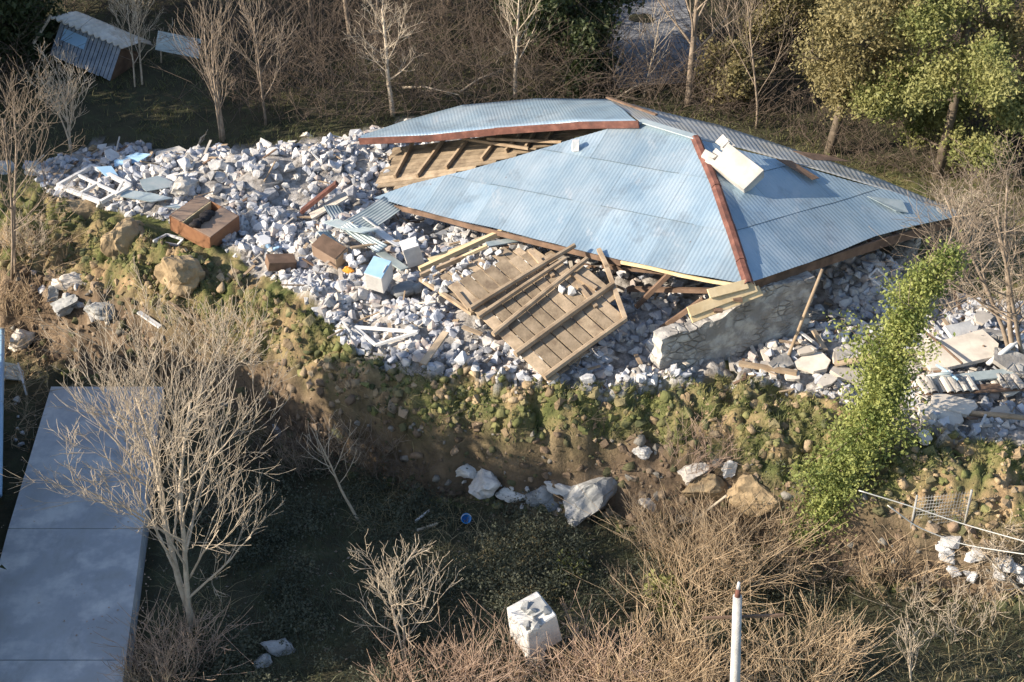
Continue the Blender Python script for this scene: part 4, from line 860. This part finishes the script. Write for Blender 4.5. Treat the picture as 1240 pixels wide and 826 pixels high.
# wooden panel of boards and beams
PP = plane3(at(569, 374, 1.15), at(664, 462, .45), at(757, 386, 1.25))
wp = empty('broken_floor', onp(664, 420, PP, -.3), 'broken floor panel of brown boards with round beams lying on the rubble', 'panel')
board_deck(wp, 'boarding', PP, [(545, 345), (569, 374), (664, 464), (757, 386), (735, 345), (690, 318), (640, 305), (596, 322)], [(569, 374), (664, 464)], .4, .05, M['deck'], .04, 5)
for k, (x0, y0, x1, y1, r_) in enumerate([(569, 374, 696, 297, .09), (579, 384, 685, 313, .08), (597, 405, 711, 313, .085), (624, 429, 742, 344, .1), (659, 457, 758, 386, .095)]):
    mb = MB(); a = onp(x0, y0, PP, .13); b = onp(x1, y1, PP, .16); mid = (a+b)/2+PP[1]*.03; mb.tube([a, (a+mid)/2, mid+V3(.02, .02, 0), (mid+b)/2, b], [r_, r_, r_*.95, r_*.92, r_*.85], 7, cap=True, smooth=False); part(mb, 'beam', M['timber'], wp)
for (x0, y0, x1, y1) in [(725, 302, 736, 325), (734, 322, 757, 386), (641, 303, 670, 335), (700, 345, 722, 372), (553, 354, 569, 374), (690, 330, 722, 350)]:
    mb = MB(); mb.beam(onp(x0, y0, PP, .06), onp(x1, y1, PP, .06), .13, .1, PP[1]); part(mb, 'cross_piece', M['timber'], wp)
P2 = plane3(at(512, 332, .9), at(572, 378, .75), at(600, 300, 1.25)); w2 = empty('broken_floor', onp(550, 345, P2, -.3), 'splintered boarding scattered with stones left of the round beams', 'panel')
board_deck(w2, 'boarding', P2, [(530, 336), (560, 322), (600, 300), (680, 308), (625, 340), (572, 376), (548, 360)], [(511, 333), (572, 378)], .3, .05, M['deck'], .04, 15, drop=.14)
mb = MB(); mb.beam(onp(509, 334, P2, .05), onp(560, 312, P2, .1), .1, .14); mb.beam(onp(509, 338, P2, .05), onp(572, 380, P2, .05), .12, .1); part(mb, 'edge_board', M['timber'], w2)
for k, (x, y) in enumerate([(555, 325), (563, 318), (552, 336), (540, 345), (590, 322), (604, 306), (638, 318), (530, 350), (680, 350), (692, 352), (575, 335), (548, 328)]):
    o = bpy.data.objects.new('rubble_stone', smesh[k]); C.objects.link(o); s_ = .22+.02*(k % 5); o.location = onp(x, y, P2 if x < 650 else PP, .15); o.scale = (s_,)*3; o.rotation_euler = (k, k*2, k*3); tag(o, 'stone resting on top of the broken brown boarding', 'stone', 'stones on the broken boarding')
rq = random.Random(12)
for k in range(26):
    x = rq.uniform(512, 600); y = 345-(x-512)*.35+rq.uniform(-14, 22); o = bpy.data.objects.new('rubble_stone', smesh[k % len(smesh)]); C.objects.link(o); s_ = rq.uniform(.14, .36); o.location = onp(x, y, P2, s_*.3+.02); o.scale = (s_,)*3; o.rotation_euler = (k, k*2, k*3); tag(o, 'stone resting on top of the broken brown boarding', 'stone', 'stones on the broken boarding')
def timber(x0, y0, z0, x1, y1, z1, wd, th, label, mat='timber', name='timber_beam', cat='beam', tube=False, rel=True):
    a = lift(x0, y0, z0) if rel else at(x0, y0, z0); b = lift(x1, y1, z1) if rel else at(x1, y1, z1); mb = MB()
    if tube: mb.tube([a, (a+b)/2+V3(0, 0, .02), b], [wd/2]*3, 8)
    else: mb.beam(a, b, wd, th, (0, 0, 1), 0, .008)
    return top(mb, name, M[mat], label, cat, origin=list((a+b)/2-V3(0, 0, th/2)))
timber(508, 326, .5, 612, 278, 1.4, .16, .14, 'yellowish beam reaching from the broken boarding up to the eave', 'timberyl')
timber(520, 315, .4, 600, 284, 1.0, .2, .06, 'flat yellow board lying beside the long yellowish beam', 'timberyl')
timber(545, 318, .5, 590, 298, .9, .1, .1, 'short splintered pale beam between the yellow board and the grey strip', 'timberyl')
timber(590, 296, .7, 664, 284, 1.2, .3, .03, 'bluish metal strip lying under the eave right of the yellow beams', 'grey_metal', 'metal_strip', 'metal strip')
timber(575, 292, .5, 640, 275, 1.2, .22, .08, 'dark grey beam right behind the yellowish beam', 'plank')
timber(512, 441, .15, 540, 402, .35, .22, .05, 'loose grey plank standing out below the broken boarding', 'plank', 'plank', 'plank')
timber(560, 396, .2, 583, 405, .25, .16, .05, 'short brown board sticking from rubble beside the loose plank', 'timber', 'plank', 'plank')
timber(955, 430, .1, 996, 326, 1.9, .1, .1, 'thin pole leaning on the roof corner beside the wall end', 'timber', 'leaning_pole', 'pole', True)
timber(985, 400, .3, 1000, 425, .1, .14, .06, 'short grey board between the leaning pole and the heap', 'plank', 'plank', 'plank')
timber(917, 407, .3, 937, 458, .15, .16, .06, 'pale curved board standing in front of the wall end', 'slab', 'plank', 'plank')
timber(360, 400, -.2, 348, 412, -.3, .1, .06, 'small pale offcut at the edge of the clay bank', 'timber', 'plank', 'plank')
timber(168, 378, .15, 194, 396, .15, .14, .06, 'white board lying in the left slump', 'white', 'plank', 'plank')
timber(230, 385, .1, 205, 365, .1, .1, .05, 'thin pale lath above the white board in the slump', 'timber', 'plank', 'plank')
timber(365, 256, .3, 408, 222, .9, .3, .12, 'rusty brown beam sloping over the stones left of the roof', 'rust')
timber(376, 262, .2, 420, 236, .5, .5, .06, 'grey plank slab beside the rusty brown beam', 'slab', 'plank', 'plank')
timber(1170, 500, .3, 1250, 507, .35, .16, .16, 'round brown log at the right edge below the tile ladder', 'timber', 'log', 'log', True)
timber(1196, 441, .4, 1260, 392, 1.2, .14, .14, 'pale pole slanting up at the right edge', 'white', 'pole', 'pole', True)
timber(1122, 456, .5, 1152, 452, .55, .1, .1, 'short blue green pipe lying between slabs on the right', 'grey_metal', 'pipe', 'pipe', True)
timber(1134, 442, .55, 1160, 460, .5, .07, .07, 'thin dark blue pipe crossing the short one', 'bluepaint', 'pipe', 'pipe', True)
timber(1118, 400, .4, 1165, 440, .6, .07, .07, 'thin dark bar across the slabs right of the ivy', 'timberdk', 'metal_bar', 'bar', True)
timber(1010, 440, .3, 1060, 432, .3, .25, .06, 'brown board on the flat debris left of the ivy', 'timber', 'plank', 'plank')
timber(895, 440, .2, 965, 452, .25, .16, .1, 'long thin board along the top of the green bank', 'timber', 'plank', 'plank')
timber(845, 628, .2, 880, 600, .4, .07, .07, 'pale branch stub right of the large boulder', 'bark', 'branch', 'branch', True)
timber(502, 632, .1, 520, 618, .15, .06, .05, 'bright stick left of the blue bucket', 'white', 'stick', 'stick')
timber(505, 642, .1, 530, 634, .1, .06, .05, 'pale curved stick below the bright stick', 'bark', 'stick', 'stick')
# flat slabs on the right
def slab(px, py, w_, d_, rot, tx, ty, label, mat='slab', th=.12, dz=.2, name='broken_slab', cat='slab', seed=0, n=7):
    rng = random.Random(seed+int(px)); c = lift(px, py, dz); an = sorted(rng.uniform(0, 6.28) for _ in range(n)); mb = MB()
    an = [i*6.283/n+rng.uniform(-.3, .3) for i in range(n)]; P = []
    for a in an:
        k = rng.uniform(.8, 1.05)/max(abs(math.cos(a)), abs(math.sin(a))); P.append((math.cos(a)*k*w_/2, math.sin(a)*k*d_/2))
    V = [(x, y, th/2) for x, y in P]+[(x, y, -th/2) for x, y in P]; Q = np.array(V)@Rz(rot, tx, ty).T+c
    mb.add(Q, [tuple(range(n)), tuple(range(2*n-1, n-1, -1))]+[(i, i+n, (i+1) % n+n, (i+1) % n) for i in range(n)]); return top(mb, name, M[mat], label, cat, origin=list(c))
slab(1165, 425, 2.6, 1.3, 10, 6, -8, 'large pale broken slab right of the ivy trunk')
slab(1140, 505, 1.2, .9, -5, 15, 5, 'cream slab below the tile ladder beside the ivy', dz=.3)
slab(1155, 490, 1.3, .7, -10, 12, 8, 'upper cream slab overlapping the one below the tile ladder', dz=.4)
slab(1205, 405, 1.3, .9, 30, -12, 10, 'grey slab leaning near the pale slanting pole', 'walls')
slab(1165, 400, 1.1, .5, 20, 30, 5, 'pale block slab at the back of the right debris', 'plaster', dz=.4)
slab(985, 440, 1.1, .8, 10, 12, -5, 'cream flat slab right of the pale curved board')
slab(1030, 455, 1.2, .6, -15, 5, 10, 'grey cream slab on the bank left of the ivy')
slab(945, 440, .8, .5, 35, 18, 0, 'small tilted slab at the foot of the wall', 'walls')
slab(1040, 425, 1.5, .7, 15, 8, -8, 'long flat grey slab left of the ivy', 'walls', dz=.3)
slab(1230, 440, 1.3, 1.0, -20, 6, 12, 'grey slab cut by the right photo edge', 'walls', dz=.3)
slab(1185, 455, 2.2, .35, 8, 10, -2, 'bluish metal edged board under the large broken slab', 'grey_metal', .05, .45)
slab(945, 392, .35, .75, 20, 55, 0, 'pale oval panel leaning in front of the leaning pole', 'plaster', .05, .4, 'loose_board', 'board', n=10)
for k, (x, y, w_, d_, r_) in enumerate([(960, 455, .5, .4, 20), (1000, 462, .6, .4, 50), (1055, 470, .5, .45, 0), (925, 445, .5, .3, 70), (1085, 500, .6, .4, 30), (1210, 500, .6, .4, 10), (1120, 530, .5, .4, 50), (1225, 470, .7, .4, 30), (1190, 385, .6, .5, 60), (1100, 450, .6, .5, 5), (975, 425, .5, .3, 15), (1015, 435, .5, .4, 80)]):
    tag(slab(x, y, w_, d_, r_, 14, -9, 'small broken cream slab in the flat debris right of the wall', th=.09, seed=k*3), group='small slabs in the right debris')
# row of roof tiles like a ladder
tl = empty('tile_strip', lift(1175, 466, .3), 'dark strip of overlapping curved roof tiles on the right debris', 'roof tiles'); rng = random.Random(2)
for k in range(13):
    q = lift(1118+k*9.6, 468-.4*k+rng.uniform(-1, 1), .42); mb = MB(); a = np.linspace(0, math.pi, 6); V = []
    for e in (-.28, .28):
        for t in a: V.append((math.cos(t)*.1, e, math.sin(t)*.07))
    mb.add(np.array(V)@Rz(14+rng.uniform(-6, 6), 12, 8).T+q, [(i, i+1, i+7, i+6) for i in range(5)]); o = part(mb, 'tile', M['slab' if k % 3 == 0 else 'walls'], tl); o.modifiers.new('t', 'SOLIDIFY').thickness = .02
mb = MB(); mb.beam(lift(1116, 474, .3), lift(1240, 468, .3), .35, .05); part(mb, 'batten', M['timberdk'], tl)

# wardrobe lying on its back
def furniture(name, px, py, dims, M3, label, cat, mats, dz=0, opening=None, slats=0):
    c = lift(px, py, dz); root = empty(name, c-V3(0, 0, dims[2]/2), label, cat); L_, W_, T_ = dims; t = .035
    def pb(nm, off, sz, mat, bev=.004): mb = MB(); mb.box(c+M3@np.array(off), sz, M3); return part(mb, nm, M[mat], root, bev)
    pb('end_panel', (-L_/2+t/2, 0, 0), (t, W_, T_), mats[0]); pb('end_panel', (L_/2-t/2, 0, 0), (t, W_, T_), mats[0])
    pb('side_panel', (0, -W_/2+t/2, 0), (L_-2*t-.004, t, T_), mats[1]); pb('side_panel', (0, W_/2-t/2, 0), (L_-2*t-.004, t, T_), mats[1])
    pb('back_panel', (0, 0, -T_/2+.02), (L_-2*t-.004, W_-2*t-.004, .02), mats[0])
    return root, c, pb
Mw = Rz(-33, 8, 12)
root, c, pb = furniture('wardrobe', 248, 270, (1.75, 1.45, .62), Mw, 'brown wooden wardrobe fallen on its back at the edge of the bank', 'wardrobe', ('wood_red', 'wood_red'), dz=.5)
pb('door', (.5, .0, .31), (.72, 1.38, .03), 'wood_lt'); pb('door', (-.6, 0, .31), (.5, 1.38, .03), 'wood_lt'); pb('shelf', (.14, 0, .1), (.03, 1.36, .4), 'wood_red'); pb('shelf', (-.32, 0, .1), (.04, 1.36, .44), 'orange').data.materials[0] = M['timberyl']
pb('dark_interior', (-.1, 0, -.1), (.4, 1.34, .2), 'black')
for k in range(6): pb('slat', (-.884, -.58+k*.23, 0), (.02, .1, .6), 'timber' if k % 2 else 'wood_red')
mb = MB(); q = c+Mw@np.array([.1, -.12, .38])
for k in range(6): mb.add(HULL[k][0]*.4@Rz(k*40).T+q+Mw@np.array([.0, (k-3)*.14, -.05]), HULL[k][1], 0, True)
top(mb, 'dark_clothing', M['black'], 'black bundle of clothing spilling from the open wardrobe', 'clothes')
# brown cabinets in the rubble
root, c, pb = furniture('cabinet', 400, 305, (1.0, .6, .5), Rz(-38, 18, 14), 'brown open cabinet fallen in the rubble left of the blue fridge like box', 'cabinet', ('timber', 'wood_lt'), dz=.45); pb('top_panel', (-.02, 0, .26), (.98, .58, .025), 'timberdk'); pb('shelf', (.2, 0, 0), (.03, .52, .4), 'wood_lt')
root['label'] = 'brown open cabinet fallen in the rubble left of the blue topped box'
root, c, pb = furniture('cabinet', 340, 318, (.9, .5, .3), Rz(20, 10, 10), 'dark brown low cabinet half buried at the top of the bank', 'cabinet', ('timberdk', 'timberdk'), dz=.2); pb('top_panel', (0, 0, .16), (.9, .5, .025), 'timberdk')
# blue topped box (fridge) and white block
def appliance(name, px, py, dims, M3, label, cat, cm, sm, dz):
    c = lift(px, py, dz); root = empty(name, c-V3(0, 0, dims[2]/2), label, cat); mb = MB(); mb.box(c, dims, M3); part(mb, 'body', M[sm], root, .02)
    mb = MB(); mb.box(c+M3@np.array([0, 0, dims[2]/2+.014]), (dims[0]-.01, dims[1]-.01, .022), M3); part(mb, 'door', M[cm], root, .008)
    mb = MB(); mb.box(c+M3@np.array([dims[0]*.4, 0, dims[2]/2+.045]), (.025, dims[1]*.4, .03), M3); part(mb, 'handle', M[sm], root); return root
appliance('cupboard', 459, 333, (.6, .72, .75), Rz(-24, 22, 8), 'pale blue topped cupboard standing tilted in the rubble', 'cupboard', 'bluepaint', 'plaster', .5)
appliance('cooker', 499, 306, (.55, .5, .75), Rz(15, 10, -14), 'dented white box shaped cooker right of the blue topped cupboard', 'cooker', 'white', 'plaster', .5)
g = lift(492, 350, .25); mb = MB(); mb.add(HULL[3][0]*np.array([.95, .8, .6])@Rz(20).T+g, HULL[3][1], 0, True); mb.add(HULL[7][0]*np.array([.6, .5, .5])@Rz(70).T+g+V3(.35, .05, .05), HULL[7][1], 0, True)
top(mb, 'grey_bag', M['boulder'], 'lumpy grey sack below the blue topped cupboard', 'sack')
for k, (x, y) in enumerate([(416, 308), (424, 312), (432, 306), (436, 316), (428, 320)]):
    o = bpy.data.objects.new('plastic_bag', bmesh_[k].copy()); o.data.materials[0] = M['bag']; C.objects.link(o); o.location = lift(x, y, .35); o.scale = (.3, .28, .28); o.rotation_euler = (k, 1, k); tag(o, 'round white plastic bag between the brown cabinet and the cupboard', 'bag', 'white bags beside the cupboard')
o = bpy.data.objects.new('orange_container', bmesh_[3].copy()); o.data.materials[0] = M['orange']; C.objects.link(o); o.location = lift(423, 327, .3); o.scale = (.32, .2, .2); tag(o, 'bright orange plastic container in front of the white bags', 'container')
# thin corrugated sheets piled left of the eave
def csheet(px, py, L_, W_, rot, tx, ty, label, mat='grey_metal', dz=.5, curl=.1, group=None, amp=.012, seed=0):
    c = lift(px, py, dz); n = 61; m_ = 9; xs = np.linspace(-W_/2, W_/2, n); ys = np.linspace(-L_/2, L_/2, m_); V = []
    for y in ys:
        for x in xs: V.append((x, y, amp*math.cos(x*2*math.pi/.11)+curl*(y/L_)**2*2+curl*.5*math.sin(x*2+seed)*(y/L_)))
    mb = MB(); mb.add(np.array(V)@Rz(rot, tx, ty).T+c, [(j*n+i, j*n+i+1, (j+1)*n+i+1, (j+1)*n+i) for j in range(m_-1) for i in range(n-1)], 0, True)
    o = top(mb, 'corrugated_sheet', M[mat], label, 'metal sheet', group, origin=list(c)); o.modifiers.new('t', 'SOLIDIFY').thickness = .008; return o
csheet(452, 262, 1.9, .9, -42, 8, 12, 'pale green corrugated sheet next to the left corner of the roof')
csheet(425, 275, 1.8, .8, 55, -6, 14, 'grey green corrugated sheet across the middle of the sheet pile', dz=.55, seed=2)
csheet(440, 288, 1.7, .45, 50, 10, -8, 'narrow grey sheet running down towards the cupboard', dz=.6, seed=3)
csheet(410, 262, 1.2, .6, 30, 14, 10, 'small crumpled sheet leftmost in the sheet pile', dz=.5, seed=4)
csheet(470, 288, 1.5, .35, 40, 5, 10, 'narrow shiny strip rightmost in the sheet pile', 'white', dz=.5, seed=5, amp=.003)
csheet(400, 290, .9, .5, 42, 12, 20, 'greenish sheet scrap just above the brown cabinet', dz=.5, seed=6)
timber(425, 300, .5, 484, 292, .6, .12, .06, 'thin brown board crossing below the sheet pile', 'timber', 'plank', 'plank')
timber(378, 290, .4, 398, 306, .4, .22, .05, 'pale board left of the sheet pile above the brown cabinet', 'slab', 'plank', 'plank')
timber(455, 302, .4, 490, 326, .4, .3, .05, 'grey board between the cupboard and the white cooker', 'grey_metal', 'plank', 'plank')
# window frames
def frame(name, corners, z, label, bars=(), th=.07, root=None):
    P = [lift(x, y, z) for x, y in corners]; c = sum(P)/len(P); root = empty(name, c, label, 'window frame')
    for i in range(len(P)): mb = MB(); mb.beam(P[i], P[(i+1) % len(P)], th, th, (0, 0, 1)); part(mb, 'frame_bar', M['white'], root)
    for (i, t, j, u) in bars:
        a = P[i]+(P[(i+1) % len(P)]-P[i])*t; b = P[j]+(P[(j+1) % len(P)]-P[j])*u; mb = MB(); mb.beam(a, b, th*.7, th*.7); part(mb, 'glazing_bar', M['white'], root)
frame('window_frame', [(70, 225), (112, 201), (158, 225), (122, 245)], .35, 'large white window frame lying at the left end of the rubble', [(0, .55, 2, .45), (1, .5, 3, .5)], .13)
frame('window_frame', [(140, 236), (150, 218), (158, 226)], .55, 'small white triangular frame leaning on the large window frame', (), .08)
frame('window_frame', [(430, 396), (455, 418), (506, 402)], .25, 'broken white window frame at the lower edge of the rubble', (), .08)
frame('window_frame', [(186, 292), (202, 284), (222, 290), (215, 297)], .1, 'small white frame under the left side of the wardrobe', (), .07)
frame('bent_rod', [(1052, 335), (1062, 325), (1082, 345), (1074, 352)], .5, 'thin bent metal frame in the twigs below the right roof edge', (), .04)
for o in list(bpy.data.objects):
    if o.name.startswith('bent_rod'): o['category'] = 'metal rod'
# blue and beige sheets left of the heap
slab(132, 208, 1.2, .55, -30, 10, 12, 'bright blue sheet beside the large window frame', 'bluepaint', .03, .45, 'flat_sheet', 'sheet', n=4)
slab(160, 192, 1.6, .6, 12, 16, -10, 'pale blue sheet behind the bright blue one', 'bluepaint', .03, .5, 'flat_sheet', 'sheet', n=5)
slab(135, 188, .8, .5, 60, 40, 10, 'white crumpled sheet left of the pale blue one', 'white', .04, .5, 'flat_sheet', 'sheet', n=6)
slab(212, 188, 1.5, .9, 20, 22, -6, 'cream coloured board tilted up at the back of the heap', 'chim', .06, .4, 'flat_board', 'board', n=6)
slab(175, 238, 1.9, .5, -4, 12, 6, 'long grey green sheet right of the window frame', 'grey_metal', .03, .35, 'flat_sheet', 'sheet', n=5)
slab(190, 222, 1.2, .8, 30, 12, 0, 'thin grey panel in the middle of the left debris', 'grey_metal', .03, .3, 'flat_sheet', 'sheet', n=6)
slab(215, 250, 1.0, .3, 5, 12, 0, 'teal strip right above the wardrobe', 'grey_metal', .04, .3, 'flat_sheet', 'sheet', n=4)
slab(320, 290, .5, .4, 30, 25, 0, 'blue white crumpled sheet right of the wardrobe', 'bag', .04, .3, 'flat_sheet', 'sheet', n=6)
for k, (x, y) in enumerate([(315, 287), (325, 296), (306, 300), (332, 302)]):
    o = bpy.data.objects.new('plastic_scrap', bmesh_[k].copy()); o.data.materials[0] = M['bluepaint' if k % 2 else 'bag']; C.objects.link(o); o.location = lift(x, y, .1); o.scale = (.3, .25, .12); o.rotation_euler = (k, .4, k); tag(o, 'crumpled blue white scrap below the wardrobe corner', 'scrap', 'scraps by the wardrobe')
def bucket():
    g = gnd(562, 633); root = empty('bucket', g, 'small bright blue bucket lying in the shaded grass', 'bucket'); a = np.linspace(0, 2*math.pi, 17)[:-1]; mb = MB(); V = []
    for (r, z) in [(.1, 0), (.14, .26), (.15, .26), (.15, .28), (.135, .28), (.095, .02)]:
        for t in a: V.append((r*math.cos(t), r*math.sin(t), z))
    F = [(j*16+i, j*16+(i+1) % 16, (j+1)*16+(i+1) % 16, (j+1)*16+i) for j in range(5) for i in range(16)]+[tuple(range(15, -1, -1)), tuple(80+i for i in range(16))]
    mb.add(np.array(V)@Rz(20, 50).T+g+V3(0, 0, .14), F, 0, True); part(mb, 'shell', M['plasticblue'], root)
    mb = MB(); mb.tube([Rz(20, 50)@V3(.15*math.cos(t), .12*math.sin(t), .27+.02*math.sin(t))+g+V3(0, 0, .14) for t in np.linspace(0, math.pi, 9)], [.008]*9, 4); part(mb, 'handle', M['wire'], root)
bucket()
# white masonry block in the bushes
def block():
    g = gnd(648, 800); c = at(648, 757, g[2]+1.15); root = empty('masonry_block', V3(c[0], c[1], g[2]), 'white plastered block standing tilted in the dry bushes at the bottom', 'masonry block'); M3 = Rz(32, 10, -12)
    mb = MB(); mb.box(c, (.9, .85, 1.2), M3, 0, .06, random.Random(3)); mb.box(c-V3(0, 0, 1.0), (.5, .5, 1.1)); part(mb, 'block', M['plaster'], root, .03)
    mb = MB(); mb.box(c+M3@np.array([.12, .05, .64]), (.45, .4, .06), M3); part(mb, 'dark_hole', M['boulder'], root)
    rng = random.Random(6); mb = MB()
    for k in range(6): V, F = HULL[k]; mb.add(V*.28@rotm(rng).T+c+M3@np.array([rng.uniform(-.4, .45), rng.uniform(-.4, .4), .64]), F)
    part(mb, 'broken_top', M['boulder'], root)
block()
# concrete pole with iron crossbar
def pole():
    g = gnd(889, 900); z = aty(893, 722, g[1])[2]; root = empty('concrete_pole', g, 'white concrete utility pole at the bottom of the photo', 'pole'); mb = MB(); tp = aty(893, 722, g[1]); mb.tube([g-V3(0, 0, .3), tp], [.135, .1], 16, smooth=True); part(mb, 'shaft', M['pole'], root)
    mb = MB(); mb.tube([tp, tp+V3(0, 0, .22)], [.07, .05], 8); part(mb, 'iron_cap', M['rust'], root)
    mb = MB(); mb.tube([tp+V3(0, 0, .22), tp+V3(0, 0, .4)], [.05, .03], 8); part(mb, 'insulator', M['white'], root)
    q = aty(893, 752, g[1]); mb = MB(); mb.beam(q+V3(-.75, .14, -.05), q+V3(1.05, .14, .05), .05, .06); part(mb, 'crossbar', M['timberdk'], root)
pole()
# cables at lower right
for k, (pts, lab) in enumerate([([(1040, 594, 1.6), (1100, 612, 1.2), (1170, 636, 1.0), (1300, 672, 1.4)], 'upper pale cable hanging in front of the wire fence'), ([(1075, 612, 1.3), (1110, 638, .9), (1165, 660, .7), (1300, 680, 1.1)], 'lower sagging pale cable under the wire fence')]):
    Pz = [lift(x, y, z) for x, y, z in pts]; Pz = np.array(Pz); tt = np.linspace(0, 3, 25); d = np.stack([np.interp(tt, range(4), Pz[:, i]) for i in range(3)], 1)
    for _ in range(4): d[1:-1] = (d[:-2]+d[1:-1]*2+d[2:])/4
    mb = MB(); mb.tube(d, [.016]*25, 5); top(mb, 'cable', M['wire'], lab, 'cable')
# wire fence panel
def wfence():
    a, b = gnd(1103, 640), gnd(1168, 634); root = empty('wire_fence', (a+b)/2, 'grey wire mesh fence panel on the bank at lower right', 'fence'); h = 1.1
    for p in (a, b): mb = MB(); mb.tube([p-V3(0, 0, .1), p+V3(0, 0, h)], [.03, .03], 6); part(mb, 'post', M['boulder'], root)
    mb = MB()
    for i in range(1, 18): q = a+(b-a)*i/18; mb.tube([q+V3(0, 0, .05), q+V3(0, 0, h-.04)], [.006]*2, 3)
    for i in range(1, 10): mb.tube([a+V3(0, 0, i*h/10), b+V3(0, 0, i*h/10)], [.006]*2, 3)
    part(mb, 'mesh', M['boulder'], root)
wfence()
# blue pipe and wreckage at the left edge
timber(2, 400, .2, -2, 600, .4, .22, .2, 'long blue pipe running down the left photo edge', 'bluepaint', 'pipe', 'pipe', True)
timber(22, 440, .5, 32, 478, .2, .07, .07, 'white rod leaning beside the long blue pipe', 'white', 'rod', 'rod', True)
slab(14, 450, .9, .8, 20, 15, 20, 'bluish metal sheet beside the blue pipe at the left edge', 'grey_metal', .04, .3, 'flat_sheet', 'sheet', n=6)
stones(8, [(5, 480), (35, 470), (40, 540), (10, 560)], .12, .3, 'small pale rubble stone between blue pipe and driveway', 'stones by the blue pipe', 41)
# tilted hut and metal sheet at upper left
def hut():
    g = gnd(108, 84); root = empty('tilted_hut', g, 'small tilted plank hut with a bright ribbed roof at upper left', 'hut'); M3 = Rz(-14, -26, 16)
    def P(x, y, z): return g+M3@np.array([x, y, z])
    n = 16; mb = MB(); rng = random.Random(1)
    for k in range(n): x = -1.3+2.7*k/(n-1); mb.box(P(x, -.8, .75), (.15, .03, 1.5+rng.uniform(-.05, .05)), M3)
    part(mb, 'plank_wall', M['hutblue'], root)
    mb = MB(); mb.box(P(1.45, 0, .7), (.04, 1.6, 1.4), M3); part(mb, 'side_wall', M['timberdk'], root); mb = MB(); mb.box(P(-1.4, 0, .75), (.04, 1.6, 1.5), M3); part(mb, 'side_wall', M['hutblue'], root)
    mb = MB(); V = []; xs = np.linspace(-1.7, 1.7, 121)
    for y, z in ((-1.15, 1.5), (.2, 1.95), (1.3, 1.9)):
        for x in xs: V.append(P(x, y, z+.06*math.cos(x*2*math.pi/.3)))
    mb.add(V, [(j*121+i, j*121+i+1, (j+1)*121+i+1, (j+1)*121+i) for j in range(2) for i in range(120)], 0, True); o = part(mb, 'ribbed_roof', M['hutroof'], root); o.modifiers.new('t', 'SOLIDIFY').thickness = .05
    mb = MB(); mb.beam(P(-1.75, -1.1, 1.55), P(-2.0, -1.3, .2), .1, .1); part(mb, 'prop', M['bark'], root); mb = MB(); mb.box(P(-.6, -.83, 1.0), (1.1, .02, .5), M3); part(mb, 'window_panel', M['bluepaint'], root)
M['hutblue'] = pm('weathered_blue_planks', (.2, .24, .3), (.34, .38, .44), 2.5, .85, .2)
M['hutroof'] = pm('pale_ribbed_roof', (.55, .52, .46), (.75, .72, .66), 2, .7, .1)
hut()
g = gnd(215, 78); c = aty(216, 54, g[1]); sg = empty('metal_screen', g, 'grey blue metal sheet held on posts right of the tilted hut', 'metal screen')
M3 = Rz(-8, -25, 8); mb = MB(); mb.box(c, (1.9, .03, .8), M3); part(mb, 'sheet', M['grey_metal'], sg)
mb = MB(); mb.box(c+M3@np.array([.62, -.02, 0]), (.55, .02, .62), M3); part(mb, 'pale_panel', M['white'], sg)
for x in (-.85, .85): mb = MB(); mb.tube([c+M3@np.array([x, .05, .2]), V3(c[0]+x, g[1]+.1, g[2]-.1)], [.04, .04], 6); part(mb, 'post', M['bark'], sg)
# fallen branches
for k, (x0, y0, x1, y1, lab) in enumerate([(488, 106, 556, 115, 'pale fallen branch on the ground behind the roof'), (556, 112, 615, 82, 'fallen branch slanting up toward the straight bare tree'), (745, 120, 800, 95, 'thin pale branch lying above the roof peak'), (240, 178, 250, 162, 'short stick standing out of the rubble heap'), (1085, 128, 1130, 95, 'pale dead branch sticking out under the bright green tree'), (1010, 60, 1045, 95, 'pale bare limb among the olive leaves')]):
    a = lift(x0, y0, .2); b = lift(x1, y1, .6) if k < 4 else aty(x1, y1, a[1]+.4); a = a if k < 4 else aty(x0, y0, a[1]); mb = MB(); mb.tube([a, (a*.6+b*.4)+V3(0, 0, .15), b], [.05, .04, .02], 5)
    for s_ in range(4): q = a+(b-a)*(.3+.15*s_); e = (b-a)*.25+np.array([rng.gauss(0, .2) for _ in range(3)]); mb.tube([q, q+e], [.018, .008], 3)
    top(mb, 'fallen_branch', M['bark'], lab, 'branch')

for o in bpy.data.objects:
    if o.parent is None and o.get('category') and not o.get('kind'): o['kind'] = 'thing'
